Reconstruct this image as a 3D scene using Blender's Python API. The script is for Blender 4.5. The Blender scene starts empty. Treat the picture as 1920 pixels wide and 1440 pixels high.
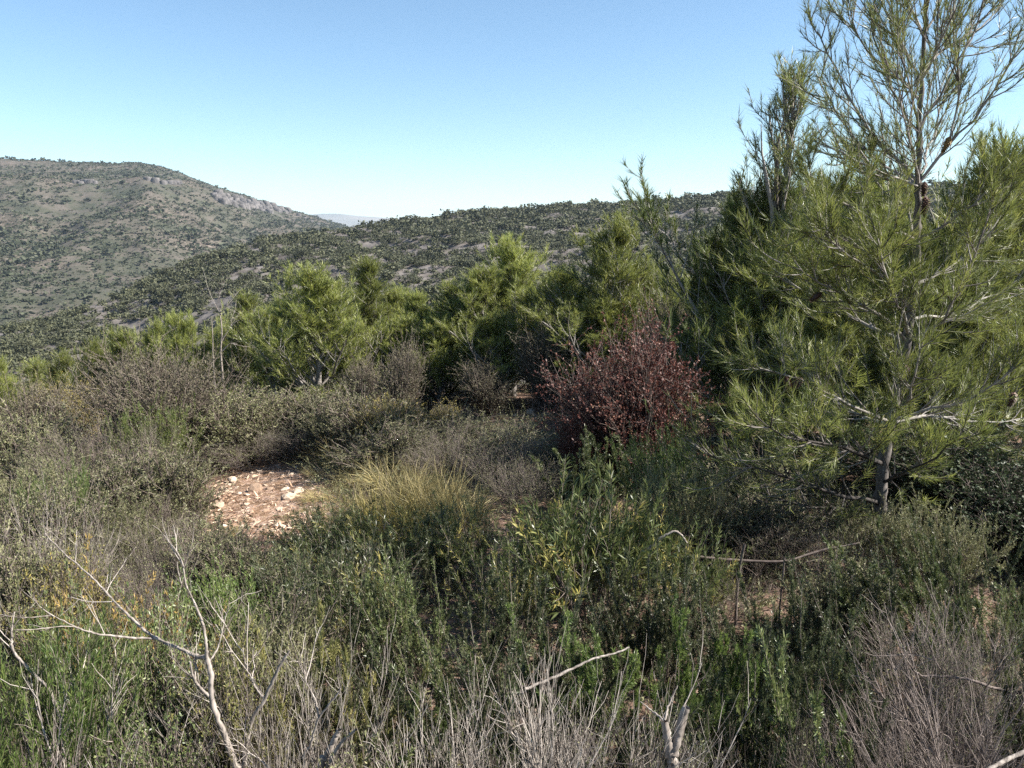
import bpy, math
import numpy as np
from mathutils import Vector, Euler

rng = np.random.default_rng(20240)
scene = bpy.context.scene
COL = scene.collection

# ------------------------------------------------------------------ camera
CAM_Z = 2.0
PITCH = math.radians(10.9)
F = 1507.0                      # focal length in pixels of a 1920 wide frame
cam_d = bpy.data.cameras.new('camera')
cam = bpy.data.objects.new('camera', cam_d); COL.objects.link(cam)
cam.location = (0, 0, CAM_Z)
cam.rotation_euler = (math.radians(90) - PITCH, 0, 0)
cam_d.sensor_width = 36.0
cam_d.lens = 36.0 * F / 1920.0
cam_d.clip_start = 0.05
cam_d.clip_end = 60000
scene.camera = cam
cp, sp = math.cos(PITCH), math.sin(PITCH)


def at(u, v, Y):
    """world point at depth Y (along world y) seen towards (u, v)"""
    x = (u - 960.0) / F; y = -(v - 720.0) / F
    d = np.array([x, cp + y * sp, -sp + y * cp])
    return np.array([0, 0, CAM_Z]) + d * (Y / d[1])


# ------------------------------------------------------------------ terrain height near the viewpoint
def hsh(x, y):
    return (np.sin(x * 1.3 + 0.7 * np.sin(y * 0.9)) * np.cos(y * 1.1 + 1.7) +
            0.5 * np.sin(x * 2.9 + 1.1) * np.cos(y * 2.3 + 0.3 * x) + 0.25 * np.sin(x * 6.1 - y * 4.7))


def ground_z(x, y):
    x = np.asarray(x, float); y = np.asarray(y, float)
    z = 0.12 - 0.055 * np.maximum(y, -2)
    z = z - 0.16 * np.maximum(-x - 0.3, 0) * np.clip((y + 1) / 4.0, 0, 1)
    z = z - 0.20 * np.maximum(y - 13.5, 0) - 0.05 * np.maximum(-x - 6, 0)
    z = z + 0.035 * hsh(x, y)
    return np.maximum(z, -16.0 + 0.15 * hsh(x * .1, y * .1))


def on_ground(u, v):
    lo, hi = 0.5, 60.0
    for _ in range(50):
        m = 0.5 * (lo + hi)
        p = at(u, v, m)
        if p[2] > float(ground_z(p[0], p[1])): lo = m
        else: hi = m
    return at(u, v, lo)


# ------------------------------------------------------------------ mesh helpers
def norm(a):
    return a / np.maximum(np.linalg.norm(a, axis=-1, keepdims=True), 1e-9)


class MB:
    def __init__(s):
        s.v = []; s.f = []; s.r = []; s.n = 0

    def add(s, V, Fc, R):
        if len(V) == 0: return
        s.v.append(np.asarray(V, np.float32)); s.f.append(np.asarray(Fc, np.int64) + s.n)
        R = np.asarray(R, np.float32)
        if R.ndim == 0: R = np.full(len(Fc), float(R), np.float32)
        s.r.append(R); s.n += len(V)

    def verts(s): return np.concatenate(s.v)

    def mesh(s, name, mat, smooth=False):
        me = bpy.data.meshes.new(name)
        V = np.concatenate(s.v)
        me.vertices.add(len(V)); me.vertices.foreach_set('co', V.ravel())
        nl = sum(f.size for f in s.f); npoly = sum(len(f) for f in s.f)
        me.loops.add(nl); me.polygons.add(npoly)
        me.loops.foreach_set('vertex_index', np.concatenate([f.ravel() for f in s.f]).astype(np.int32))
        tot = np.concatenate([np.full(len(f), f.shape[1], np.int32) for f in s.f])
        st = np.concatenate([[0], np.cumsum(tot)[:-1]]).astype(np.int32)
        me.polygons.foreach_set('loop_start', st)
        me.update(calc_edges=True)
        at_ = me.attributes.new('tone', 'FLOAT', 'FACE')
        at_.data.foreach_set('value', np.concatenate(s.r).astype(np.float32))
        if smooth: me.polygons.foreach_set('use_smooth', np.ones(npoly, bool))
        me.materials.append(mat)
        return me


def frames(T):
    ref = np.where(np.abs(T[..., 2:3]) < 0.8, np.array([0, 0, 1.0]), np.array([1.0, 0, 0]))
    a = norm(np.cross(T, ref)); b = np.cross(T, a)
    return a, b


def tubes(mb, P, r0, r1, sides=4, tone=None, pw=1.0):
    """P (N,K,3); radii taper from r0 to r1 (scalars or N)"""
    N, K, _ = P.shape
    if N == 0: return
    T = norm(np.gradient(P, axis=1))
    Tm = norm(T.mean(1, keepdims=True)).repeat(K, 1)
    a, b = frames(Tm)
    a = norm(a - T * (a * T).sum(-1, keepdims=True)); b = np.cross(T, a)
    t = np.linspace(0, 1, K)[None, :] ** pw
    lump = 1 + (.15 * rng.normal(0, 1, (N, K, sides)) if (sides >= 6 and N == 1) else 0.0)
    R = np.broadcast_to(np.asarray(r0, float).reshape(-1, 1), (N, 1)) * (1 - t) + np.broadcast_to(np.asarray(r1, float).reshape(-1, 1), (N, 1)) * t
    an = np.arange(sides) / sides * 2 * np.pi
    ring = (a[:, :, None] * np.cos(an)[None, None, :, None] + b[:, :, None] * np.sin(an)[None, None, :, None]) * R[:, :, None, None] * (lump[..., None] if not np.isscalar(lump) else lump)
    V = (P[:, :, None] + ring).reshape(-1, 3)
    i = np.arange(N)[:, None, None] * K * sides + np.arange(K - 1)[None, :, None] * sides
    j = np.arange(sides)[None, None, :]; j2 = (j + 1) % sides
    Q = np.stack([i + j, i + j2, i + sides + j2, i + sides + j], -1).reshape(-1, 4)
    tn = rng.random(N) if tone is None else np.broadcast_to(np.asarray(tone, float), (N,))
    mb.add(V, Q, np.repeat(tn, (K - 1) * sides))


def polytube(mb, pts, r0, r1, sides=7, sub=4, tone=0.5, rough=0.0, pw=1.0):
    """one smooth tapering limb through the given points"""
    P = np.asarray(pts, float); n = len(P)
    E = np.concatenate([[2 * P[0] - P[1]], P, [2 * P[-1] - P[-2]]])
    out = []
    for k in range(n - 1):
        p0, p1, p2, p3 = E[k:k + 4]
        for t in np.linspace(0, 1, sub, endpoint=False):
            out.append(0.5 * ((2 * p1) + (-p0 + p2) * t + (2 * p0 - 5 * p1 + 4 * p2 - p3) * t * t + (-p0 + 3 * p1 - 3 * p2 + p3) * t ** 3))
    out.append(P[-1]); out = np.array(out)
    if rough: out[1:-1] += rng.normal(0, rough, out[1:-1].shape)
    tubes(mb, out[None], r0, r1, sides, tone, pw)
    return out


def resample(L, K):
    L = np.asarray(L, float)
    s = np.concatenate([[0], np.cumsum(np.linalg.norm(np.diff(L, axis=0), axis=1))])
    q = np.linspace(0, s[-1], K)
    return np.stack([np.interp(q, s, L[:, k]) for k in range(3)], 1)


def grow(p0, d0, L, K=5, up=0.0, wob=0.1, wind=None):
    N = len(p0); d = norm(d0.copy()); L = np.broadcast_to(np.asarray(L, float), (N,))
    P = np.empty((N, K, 3)); P[:, 0] = p0
    for k in range(1, K):
        d = d + rng.normal(0, wob, (N, 3)); d[:, 2] += up / (K - 1)
        if wind is not None: d = d + np.asarray(wind) / (K - 1)
        d = norm(d)
        P[:, k] = P[:, k - 1] + d * (L / (K - 1))[:, None]
    return P


def sample(P, idx, t):
    K = P.shape[1]
    x = np.clip(t, 0, 0.9999) * (K - 1); k = x.astype(int); f = (x - k)[:, None]
    a = P[idx, k]; b = P[idx, k + 1]
    return a * (1 - f) + b * f, norm(b - a)


def side_dirs(T, ang, spread=0.25):
    """directions leaning 'ang' away from tangent T, random around it"""
    n = len(T)
    a, b = frames(T)
    ph = rng.random(n) * 2 * np.pi
    q = a * np.cos(ph)[:, None] + b * np.sin(ph)[:, None]
    an = ang + rng.normal(0, spread, n)
    return norm(T * np.cos(an)[:, None] + q * np.sin(an)[:, None])


def shoots(P, per, t0, t1, ang, Lfun, K=4, up=0.3, wob=0.08, spread=0.25, wind=None):
    N = len(P)
    idx = np.repeat(np.arange(N), per) if np.isscalar(per) else np.repeat(np.arange(N), per)
    t = t0 + (t1 - t0) * rng.random(len(idx))
    p, T = sample(P, idx, t)
    return grow(p, side_dirs(T, ang, spread), Lfun(t, idx), K, up, wob, wind), t


def blades(mb, p, d, L, W, tone, tri=False, mid=0.45, droop=0.0):
    n = len(p)
    if n == 0: return
    q = norm(np.cross(d, rng.normal(0, 1, (n, 3))))
    L = np.broadcast_to(np.asarray(L, float), (n,))[:, None]; W = np.broadcast_to(np.asarray(W, float), (n,))[:, None]
    tip = p + d * L
    if droop: tip[:, 2] -= (droop * L[:, 0] * (1 - np.abs(d[:, 2])))
    if tri:
        V = np.stack([p - q * W * .5, p + q * W * .5, tip], 1).reshape(-1, 3)
        mb.add(V, np.arange(3 * n).reshape(-1, 3), tone)
    else:
        m = p + d * L * mid
        V = np.stack([p, m - q * W * .5, tip, m + q * W * .5], 1).reshape(-1, 3)
        mb.add(V, np.arange(4 * n).reshape(-1, 4), tone)


def leafy(mb, P, n, t0, t1, ang, L, W, tone=(0, 1), tri=False, spread=0.25, mid=0.45, droop=0.0, lj=0.3, tones=None):
    """scatter n leaves over the shoots P"""
    if len(P) == 0: return
    idx = rng.integers(0, len(P), n)
    t = t0 + (t1 - t0) * rng.random(n)
    p, T = sample(P, idx, t)
    d = side_dirs(T, ang, spread)
    per = rng.random(len(P))
    tn = tone[0] + (tone[1] - tone[0]) * np.clip(0.55 * per[idx] + 0.45 * rng.random(n), 0, 1)
    if tones is not None: tn = tones(tn, n)
    blades(mb, p, d, L * (1 + lj * rng.uniform(-1, 1, n)), W, tn, tri, mid, droop)


# ------------------------------------------------------------------ materials
def new_mat(name):
    m = bpy.data.materials.new(name); m.use_nodes = True
    nt = m.node_tree; nt.nodes.clear()
    out = nt.nodes.new('ShaderNodeOutputMaterial')
    return m, nt, out


def ramp(nt, stops):
    r = nt.nodes.new('ShaderNodeValToRGB')
    e = r.color_ramp.elements
    while len(e) < len(stops): e.new(0.5)
    for k, (p, c) in enumerate(stops):
        e[k].position = p; e[k].color = (*c, 1)
    return r


def leaf_mat(name, stops, trans=0.3, rough=0.55, spec=0.35, var=0.18):
    m, nt, out = new_mat(name)
    a = nt.nodes.new('ShaderNodeAttribute'); a.attribute_name = 'tone'
    r = ramp(nt, stops); nt.links.new(a.outputs['Fac'], r.inputs['Fac'])
    oi = nt.nodes.new('ShaderNodeObjectInfo')
    mr = nt.nodes.new('ShaderNodeMapRange'); mr.inputs['To Min'].default_value = 1 - var; mr.inputs['To Max'].default_value = 1 + var
    nt.links.new(oi.outputs['Random'], mr.inputs['Value'])
    hv = nt.nodes.new('ShaderNodeHueSaturation'); nt.links.new(mr.outputs[0], hv.inputs['Value'])
    nt.links.new(r.outputs['Color'], hv.inputs['Color'])
    b = nt.nodes.new('ShaderNodeBsdfPrincipled')
    b.inputs['Roughness'].default_value = rough; b.inputs['Specular IOR Level'].default_value = spec
    nt.links.new(hv.outputs['Color'], b.inputs['Base Color'])
    if trans > 0:
        t = nt.nodes.new('ShaderNodeBsdfTranslucent'); nt.links.new(hv.outputs['Color'], t.inputs['Color'])
        mx = nt.nodes.new('ShaderNodeMixShader'); mx.inputs[0].default_value = trans
        nt.links.new(b.outputs[0], mx.inputs[1]); nt.links.new(t.outputs[0], mx.inputs[2])
        nt.links.new(mx.outputs[0], out.inputs['Surface'])
    else:
        nt.links.new(b.outputs[0], out.inputs['Surface'])
    return m


def bark_mat(name, c0, c1, scale=40.0, stretch=(1, 1, .25)):
    m, nt, out = new_mat(name)
    tc = nt.nodes.new('ShaderNodeTexCoord'); mp = nt.nodes.new('ShaderNodeMapping'); mp.inputs['Scale'].default_value = stretch
    nz = nt.nodes.new('ShaderNodeTexNoise'); nz.inputs['Scale'].default_value = scale; nz.inputs['Detail'].default_value = 5
    nt.links.new(tc.outputs['Object'], mp.inputs['Vector']); nt.links.new(mp.outputs[0], nz.inputs['Vector'])
    a = nt.nodes.new('ShaderNodeAttribute'); a.attribute_name = 'tone'
    mt = nt.nodes.new('ShaderNodeMath'); mt.operation = 'MULTIPLY_ADD'; mt.inputs[1].default_value = 0.5
    nt.links.new(a.outputs['Fac'], mt.inputs[0]); 
    m2 = nt.nodes.new('ShaderNodeMath'); m2.operation = 'MULTIPLY'; m2.inputs[1].default_value = 0.6
    nt.links.new(nz.outputs['Fac'], m2.inputs[0]); nt.links.new(m2.outputs[0], mt.inputs[2])
    r = ramp(nt, [(0.38, c0), (0.72, c1)]); nt.links.new(mt.outputs[0], r.inputs['Fac'])
    b = nt.nodes.new('ShaderNodeBsdfPrincipled'); b.inputs['Roughness'].default_value = 0.85; b.inputs['Specular IOR Level'].default_value = 0.2
    bp = nt.nodes.new('ShaderNodeBump'); bp.inputs['Strength'].default_value = 0.5; bp.inputs['Distance'].default_value = 0.004
    nt.links.new(nz.outputs['Fac'], bp.inputs['Height']); nt.links.new(bp.outputs[0], b.inputs['Normal'])
    nt.links.new(r.outputs['Color'], b.inputs['Base Color']); nt.links.new(b.outputs[0], out.inputs['Surface'])
    return m


M = {}
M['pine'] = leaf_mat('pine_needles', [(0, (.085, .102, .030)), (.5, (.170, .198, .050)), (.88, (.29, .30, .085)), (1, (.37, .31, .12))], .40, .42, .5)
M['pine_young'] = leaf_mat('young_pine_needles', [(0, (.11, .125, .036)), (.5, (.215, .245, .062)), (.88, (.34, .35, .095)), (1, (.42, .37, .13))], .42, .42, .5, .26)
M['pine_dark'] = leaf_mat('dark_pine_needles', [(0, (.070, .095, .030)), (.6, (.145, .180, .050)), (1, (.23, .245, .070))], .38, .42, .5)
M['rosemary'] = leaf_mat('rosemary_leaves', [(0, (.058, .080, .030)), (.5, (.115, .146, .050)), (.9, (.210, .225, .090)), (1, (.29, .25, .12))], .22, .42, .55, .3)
M['rosemary_shaded'] = leaf_mat('shade_darkened_rosemary_leaves', [(0, (.030, .042, .020)), (.5, (.066, .080, .036)), (.9, (.13, .14, .065)), (1, (.20, .18, .09))], .2, .42, .5, .25)  # leaf green darkened to paint the shade of the foreground hollows
M['rosemary_yellow'] = leaf_mat('yellowing_rosemary_leaves', [(0, (.085, .098, .038)), (.5, (.175, .175, .060)), (1, (.32, .27, .10))], .25, .5, .4)
M['rosemary_fresh'] = leaf_mat('fresh_green_leaves', [(0, (.065, .105, .028)), (.5, (.125, .180, .044)), (1, (.22, .26, .075))], .3, .45, .5)
M['narrow'] = leaf_mat('narrow_olive_leaves', [(0, (.050, .072, .024)), (.55, (.105, .128, .042)), (.85, (.205, .205, .070)), (.93, (.42, .36, .10)), (1, (.52, .42, .16))], .28, .4, .5)
M['straw'] = leaf_mat('straw_grass', [(0, (.15, .12, .055)), (.5, (.30, .25, .11)), (1, (.50, .42, .20))], .3, .55, .35)
M['scrub'] = leaf_mat('grey_green_leaves', [(0, (.080, .088, .040)), (.5, (.155, .158, .073)), (1, (.265, .250, .135))], .22, .55, .4, .28)
M['scrub_yellow'] = leaf_mat('yellow_tinged_leaves', [(0, (.12, .115, .04)), (.5, (.235, .205, .065)), (1, (.42, .32, .07))], .25, .55, .4)
M['oak'] = leaf_mat('small_grey_brown_leaves', [(0, (.060, .060, .036)), (.5, (.115, .106, .066)), (1, (.20, .175, .115))], .15, .65, .2)
M['mastic'] = leaf_mat('dark_glossy_leaves', [(0, (.020, .030, .014)), (.6, (.045, .062, .028)), (1, (.085, .105, .05))], .15, .5, .25)
M['red'] = leaf_mat('dry_red_brown_leaves', [(0, (.055, .020, .016)), (.5, (.118, .040, .030)), (.85, (.185, .080, .054)), (1, (.32, .21, .13))], .2, .55, .4)
M['juniper'] = leaf_mat('bright_green_sprays', [(0, (.060, .110, .026)), (.5, (.115, .165, .042)), (1, (.20, .24, .07))], .3, .45, .5)
M['orange'] = leaf_mat('orange_yellow_sprigs', [(0, (.16, .13, .05)), (.5, (.31, .215, .075)), (1, (.42, .29, .09))], .25, .6, .3)
M['hillscrub'] = leaf_mat('hillside_leaves', [(0, (.040, .043, .026)), (.5, (.072, .076, .042)), (.85, (.112, .112, .058)), (1, (.135, .12, .09))], .1, .65, .25, .3)
M['farscrub'] = leaf_mat('distant_leaves', [(0, (.038, .046, .027)), (.6, (.064, .070, .042)), (1, (.090, .083, .058))], .1, .7, .2, .25)
M['bark'] = bark_mat('pine_bark', (.10, .085, .075), (.30, .275, .25), 60)
M['bark_shaded'] = bark_mat('shade_darkened_trunk_bark', (.040, .034, .030), (.21, .185, .165), 60)  # pine bark darkened to carry the needles' shade on trunk and low limbs
M['twig'] = bark_mat('brown_twigs', (.075, .055, .045), (.24, .195, .165), 30, (1, 1, 1))
M['twig_dark'] = bark_mat('dark_twigs', (.045, .034, .030), (.15, .12, .105), 30, (1, 1, 1))
M['twig_mauve'] = bark_mat('mauve_grey_twigs', (.070, .054, .047), (.25, .205, .18), 30, (1, 1, 1))  # mauve grey wood, toned down for the shade over the brush heap
M['deadwood'] = bark_mat('bleached_dead_wood', (.085, .068, .056), (.44, .385, .335), 70, (1, 1, .2))
M['cone'] = leaf_mat('cone_scales', [(0, (.050, .026, .020)), (.6, (.115, .060, .042)), (1, (.21, .125, .08))], 0, .5, .4, .1)
M['cone_ochre'] = leaf_mat('ochre_cone_scales', [(0, (.15, .085, .03)), (.6, (.26, .16, .05)), (1, (.36, .24, .09))], 0, .5, .4, .1)


def stone_mat():
    m, nt, out = new_mat('pale_limestone')
    tc = nt.nodes.new('ShaderNodeTexCoord')
    nz = nt.nodes.new('ShaderNodeTexNoise'); nz.inputs['Scale'].default_value = 18; nz.inputs['Detail'].default_value = 6
    nt.links.new(tc.outputs['Object'], nz.inputs['Vector'])
    oi = nt.nodes.new('ShaderNodeObjectInfo')
    ad = nt.nodes.new('ShaderNodeMath'); ad.operation = 'MULTIPLY_ADD'; ad.inputs[1].default_value = .5
    nt.links.new(oi.outputs['Random'], ad.inputs[0]); nt.links.new(nz.outputs['Fac'], ad.inputs[2])
    r = ramp(nt, [(0.35, (.26, .16, .105)), (.7, (.42, .30, .21)), (1.0, (.60, .49, .38))]); nt.links.new(ad.outputs[0], r.inputs['Fac'])
    b = nt.nodes.new('ShaderNodeBsdfPrincipled'); b.inputs['Roughness'].default_value = .9; b.inputs['Specular IOR Level'].default_value = .2
    bp = nt.nodes.new('ShaderNodeBump'); bp.inputs['Strength'].default_value = .5; bp.inputs['Distance'].default_value = .01
    nt.links.new(nz.outputs['Fac'], bp.inputs['Height']); nt.links.new(bp.outputs[0], b.inputs['Normal'])
    nt.links.new(r.outputs['Color'], b.inputs['Base Color']); nt.links.new(b.outputs[0], out.inputs['Surface'])
    return m


M['stone'] = stone_mat()


def earth_mat(name, layers, rough=.95, bump=None):
    """layers: list of (noise scale, stretch, ramp stops); each later one is mixed over the first by its own factor"""
    m, nt, out = new_mat(name)
    geo = nt.nodes.new('ShaderNodeNewGeometry')
    col = None; lastn = None
    for (sc, stretch, rot, stops, mask) in layers:
        mp = nt.nodes.new('ShaderNodeMapping'); mp.inputs['Scale'].default_value = stretch; mp.inputs['Rotation'].default_value = rot
        nt.links.new(geo.outputs['Position'], mp.inputs['Vector'])
        nz = nt.nodes.new('ShaderNodeTexNoise'); nz.inputs['Scale'].default_value = sc; nz.inputs['Detail'].default_value = 6; nz.inputs['Roughness'].default_value = .62
        nt.links.new(mp.outputs[0], nz.inputs['Vector'])
        r = ramp(nt, stops); nt.links.new(nz.outputs['Fac'], r.inputs['Fac'])
        if col is None: col = r.outputs['Color']
        else:
            mk = nt.nodes.new('ShaderNodeTexNoise'); mk.inputs['Scale'].default_value = mask[0]; mk.inputs['Detail'].default_value = 5
            nt.links.new(mp.outputs[0], mk.inputs['Vector'])
            mr = nt.nodes.new('ShaderNodeMapRange'); mr.inputs['From Min'].default_value = mask[1]; mr.inputs['From Max'].default_value = mask[2]
            nt.links.new(mk.outputs['Fac'], mr.inputs['Value'])
            mx = nt.nodes.new('ShaderNodeMix'); mx.data_type = 'RGBA'
            nt.links.new(mr.outputs[0], mx.inputs['Factor']); nt.links.new(col, mx.inputs['A']); nt.links.new(r.outputs['Color'], mx.inputs['B'])
            col = mx.outputs['Result']
        lastn = nz
    b = nt.nodes.new('ShaderNodeBsdfPrincipled'); b.inputs['Roughness'].default_value = rough; b.inputs['Specular IOR Level'].default_value = .1
    nt.links.new(col, b.inputs['Base Color'])
    if bump:
        bp = nt.nodes.new('ShaderNodeBump'); bp.inputs['Strength'].default_value = bump[0]; bp.inputs['Distance'].default_value = bump[1]
        nt.links.new(lastn.outputs['Fac'], bp.inputs['Height']); nt.links.new(bp.outputs[0], b.inputs['Normal'])
    nt.links.new(b.outputs[0], out.inputs['Surface'])
    return m


M['soil'] = earth_mat('reddish_soil', [
    (9, (1, 1, 1), (0, 0, 0), [(.3, (.065, .042, .031)), (.5, (.13, .085, .063)), (.7, (.22, .15, .115))], None),
    (26, (1, 1, 1), (0, 0, 0), [(.3, (.12, .07, .05)), (.52, (.24, .15, .11)), (.68, (.42, .31, .24))], (4.0, .50, .64))], .95, (.6, .03))
M['ridge'] = earth_mat('rocky_scrub_slope', [
    (.25, (1, 1, 1), (0, 0, 0), [(.3, (.072, .061, .052)), (.5, (.118, .103, .092)), (.72, (.19, .17, .157))], None),
    (.55, (.35, 1, 3.0), (0, 0, .25), [(.35, (.08, .072, .062)), (.55, (.16, .145, .135)), (.75, (.28, .255, .24))], (.10, .52, .66))], .95, (.6, .3))
M['far'] = earth_mat('far_scrub_hillside', [
    (.045, (1, 1, 1.6), (0, 0, 0), [(.30, (.036, .041, .026)), (.46, (.056, .057, .040)), (.58, (.080, .071, .057)), (.72, (.112, .095, .080))], None),
    (.22, (1, 1, 1.5), (0, 0, 0), [(.35, (.055, .050, .038)), (.55, (.095, .078, .063)), (.70, (.20, .165, .138))], (.010, .48, .62))], .95, (.5, 1.5))
M['distant'] = earth_mat('distant_hills', [
    (.002, (1, 1, 3), (0, 0, 0), [(.3, (.10, .10, .07)), (.6, (.20, .17, .13)), (.8, (.30, .27, .21))], None)], 1)
M['plain'] = earth_mat('plain', [
    (.004, (1, 1, 1), (0, 0, 0), [(.3, (.08, .09, .05)), (.6, (.15, .13, .09)), (.8, (.22, .2, .14))], None)], 1)
M['cliff'] = earth_mat('grey_cliff_rock', [
    (.25, (1, 1, .35), (0, 0, 0), [(.3, (.045, .041, .040)), (.5, (.10, .092, .088)), (.7, (.19, .17, .16))], None)], .9, (.8, 1.0))


# ------------------------------------------------------------------ object helpers
def tag(o, label=None, cat=None, group=None, kind=None):
    if label: o['label'] = label
    if cat: o['category'] = cat
    if group: o['group'] = group
    if kind: o['kind'] = kind
    return o


def link(name, me, parent=None):
    o = bpy.data.objects.new(name, me); COL.objects.link(o)
    if parent is not None: o.parent = parent
    return o


def structure(name, me):
    return tag(link(name, me), kind='structure')


class Proto:
    """a kind of plant: its part meshes and nominal height and width, used by every copy"""
    def __init__(s, parts, main=None):
        s.meshes = [(n, mb.mesh(n, mat, sm)) for (n, mb, mat, sm) in parts if mb.n]
        ref = [mb for (n, mb, mat, sm) in parts if n == main] or [parts[0][1]]
        V = ref[0].verts()
        s.h = float(np.percentile(V[:, 2], 99.3)); r = np.hypot(V[:, 0], V[:, 1])
        s.w = 2 * float(np.percentile(r, 87))


GROUPS = {}


def put(name, proto, label, cat, pos, sx, sz, rotz, group=None, lean=(0, 0), mats=None):
    e = link(name, None)
    e.location = pos; e.rotation_euler = (lean[0], lean[1], rotz) if lean == (0, 0) else (Euler((lean[0], lean[1], 0)).to_matrix() @ Euler((0, 0, rotz)).to_matrix()).to_euler()
    e.scale = (sx, sx, sz)
    e.empty_display_size = .1
    tag(e, label, cat, group)
    for n, me in proto.meshes:
        c = link(n, me, e)
        if mats and n in mats:
            c.material_slots[0].link = 'OBJECT'; c.material_slots[0].material = mats[n]
    return e


REPORT = []


def plant(name, proto, u, Y, vtop, wpx, label, cat, group=None, rotz=None, lean=(0, 0), mats=None):
    """stand a plant on the ground at depth Y, its own height and width in metres worked out from the photo"""
    z = 0.0
    for _ in range(12):
        b = at(u, 720, Y); x = b[0]; z = float(ground_z(x, Y))
        # column of u at ground height (perspective of the tilted camera)
        lo, hi = 0.0, 2500.0
        for _k in range(30):
            m = .5 * (lo + hi)
            if at(u, m, Y)[2] > z: lo = m
            else: hi = m
        x = at(u, lo, Y)[0]; z = float(ground_z(x, Y)); break
    zt = at(u, vtop, Y)[2]; H = max(zt - z, .08)
    x = .5 * (x + at(u, vtop, Y)[0])
    z = float(ground_z(x, Y))
    W = wpx / F * (Y * cp + (CAM_Z - (z + zt) / 2) * sp)
    sx = W / proto.w; sz = H / proto.h
    if 'pine' not in name and 'grass' not in name: sx = max(sx, .52 * sz)
    REPORT.append((label[:40], round(H, 2), round(W, 2), round(sx, 2), round(sz, 2)))
    if lean == (0, 0) and H < 1.1: lean = (rng.normal(0, .13), rng.normal(-.04, .17))
    return put(name, proto, label, cat, (x, Y, z - .02), sx, sz, rng.random() * 6.28 if rotz is None else rotz, group, lean, mats)


# ------------------------------------------------------------------ kinds of plant
def fan(n, r, ang_max, L, K=6, up=0.25, wob=.07, lj=.25, ang_min=0.0, wind=None):
    ph = rng.random(n) * 2 * np.pi; rr = r * np.sqrt(rng.random(n))
    p = np.stack([rr * np.cos(ph), rr * np.sin(ph), np.zeros(n)], 1)
    an = ang_min + (ang_max - ang_min) * np.sqrt(rng.random(n)); ph2 = ph + rng.normal(0, .5, n)
    d = np.stack([np.sin(an) * np.cos(ph2), np.sin(an) * np.sin(ph2), np.cos(an)], 1)
    return grow(p, d, L * (1 + lj * rng.uniform(-1, 1, n)), K, up, wob, wind)


def rosemary(mat, n=26, H=.75, leaves=15000, LL=.028, LW=.0056, ang=.75, twig='twig'):
    """a bush of separate leafy plumes: curved stems, each with short side shoots, bare and woody near the base"""
    w = MB(); f = MB()
    n = int(n * .8)
    A = fan(n, .13, ang * 1.35, H, 8, .5, .10, .4)
    tubes(w, A, .006, .0018, 4)
    B, t = shoots(A, 13, .22, .97, .62, lambda t, i: (.15 - .09 * t) * (1 + .45 * rng.uniform(-1, 1, len(t))), 5, .5, .07)
    tubes(w, B, .0022, .0009, 3)
    D, t = shoots(A, 5, .05, .4, .9, lambda t, i: .12 * (1 + .5 * rng.uniform(-1, 1, len(t))), 4, .2, .14)
    tubes(w, D, .0016, .0008, 3)
    leafy(f, A, int(leaves * .22), .32, 1, .8, LL, LW)
    leafy(f, B, int(leaves * .68), .05, 1, .8, LL, LW)
    return Proto([('foliage', f, M[mat], False), ('woody_stem', w, M[twig], False)])


def narrow_shrub(n=20, H=.85, leaves=4600, LL=.068, LW=.0092, mat='narrow'):
    w = MB(); f = MB()
    A = fan(n, .12, .8, H * .75, 6, .35, .09); tubes(w, A, .006, .002, 4)
    B, t = shoots(A, 7, .3, 1, .6, lambda t, i: H * .38 * (1 + .4 * rng.uniform(-1, 1, len(t))), 4, .45, .09)
    tubes(w, B, .0024, .001, 3)
    sel = rng.random(len(B)) < .17
    leafy(f, B[~sel], int(leaves * .86), .2, 1, .65, LL, LW, (0, .84), mid=.5, droop=.1)
    leafy(f, B[sel], int(leaves * .14), .3, 1, .65, LL, LW * 1.1, (.78, 1), mid=.5, droop=.1)
    return Proto([('foliage', f, M[mat], False), ('woody_stem', w, M['twig'], False)])


def scrub(mat='scrub', n=34, H=.7, leaves=24000, LL=.020, LW=.0068, ang=1.0, twig='twig', per=9):
    w = MB(); f = MB()
    A = fan(n, .15, ang, H * .8, 6, .3, .09); tubes(w, A, .005, .0016, 4)
    B, t = shoots(A, per, .2, 1, .65, lambda t, i: H * .36 * (1 + .4 * rng.uniform(-1, 1, len(t))), 4, .35, .12)
    tubes(w, B, .002, .0008, 3)
    C, t = shoots(B, 3, .2, 1, .6, lambda t, i: H * .15 * (1 + .4 * rng.uniform(-1, 1, len(t))), 3, .3, .1)
    tubes(w, C, .0011, .0006, 3)
    leafy(f, C, int(leaves * .8), .1, 1, .7, LL, LW); leafy(f, B, int(leaves * .2), .4, 1, .7, LL, LW)
    return Proto([('foliage', f, M[mat], False), ('woody_stem', w, M[twig], False)])


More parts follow.
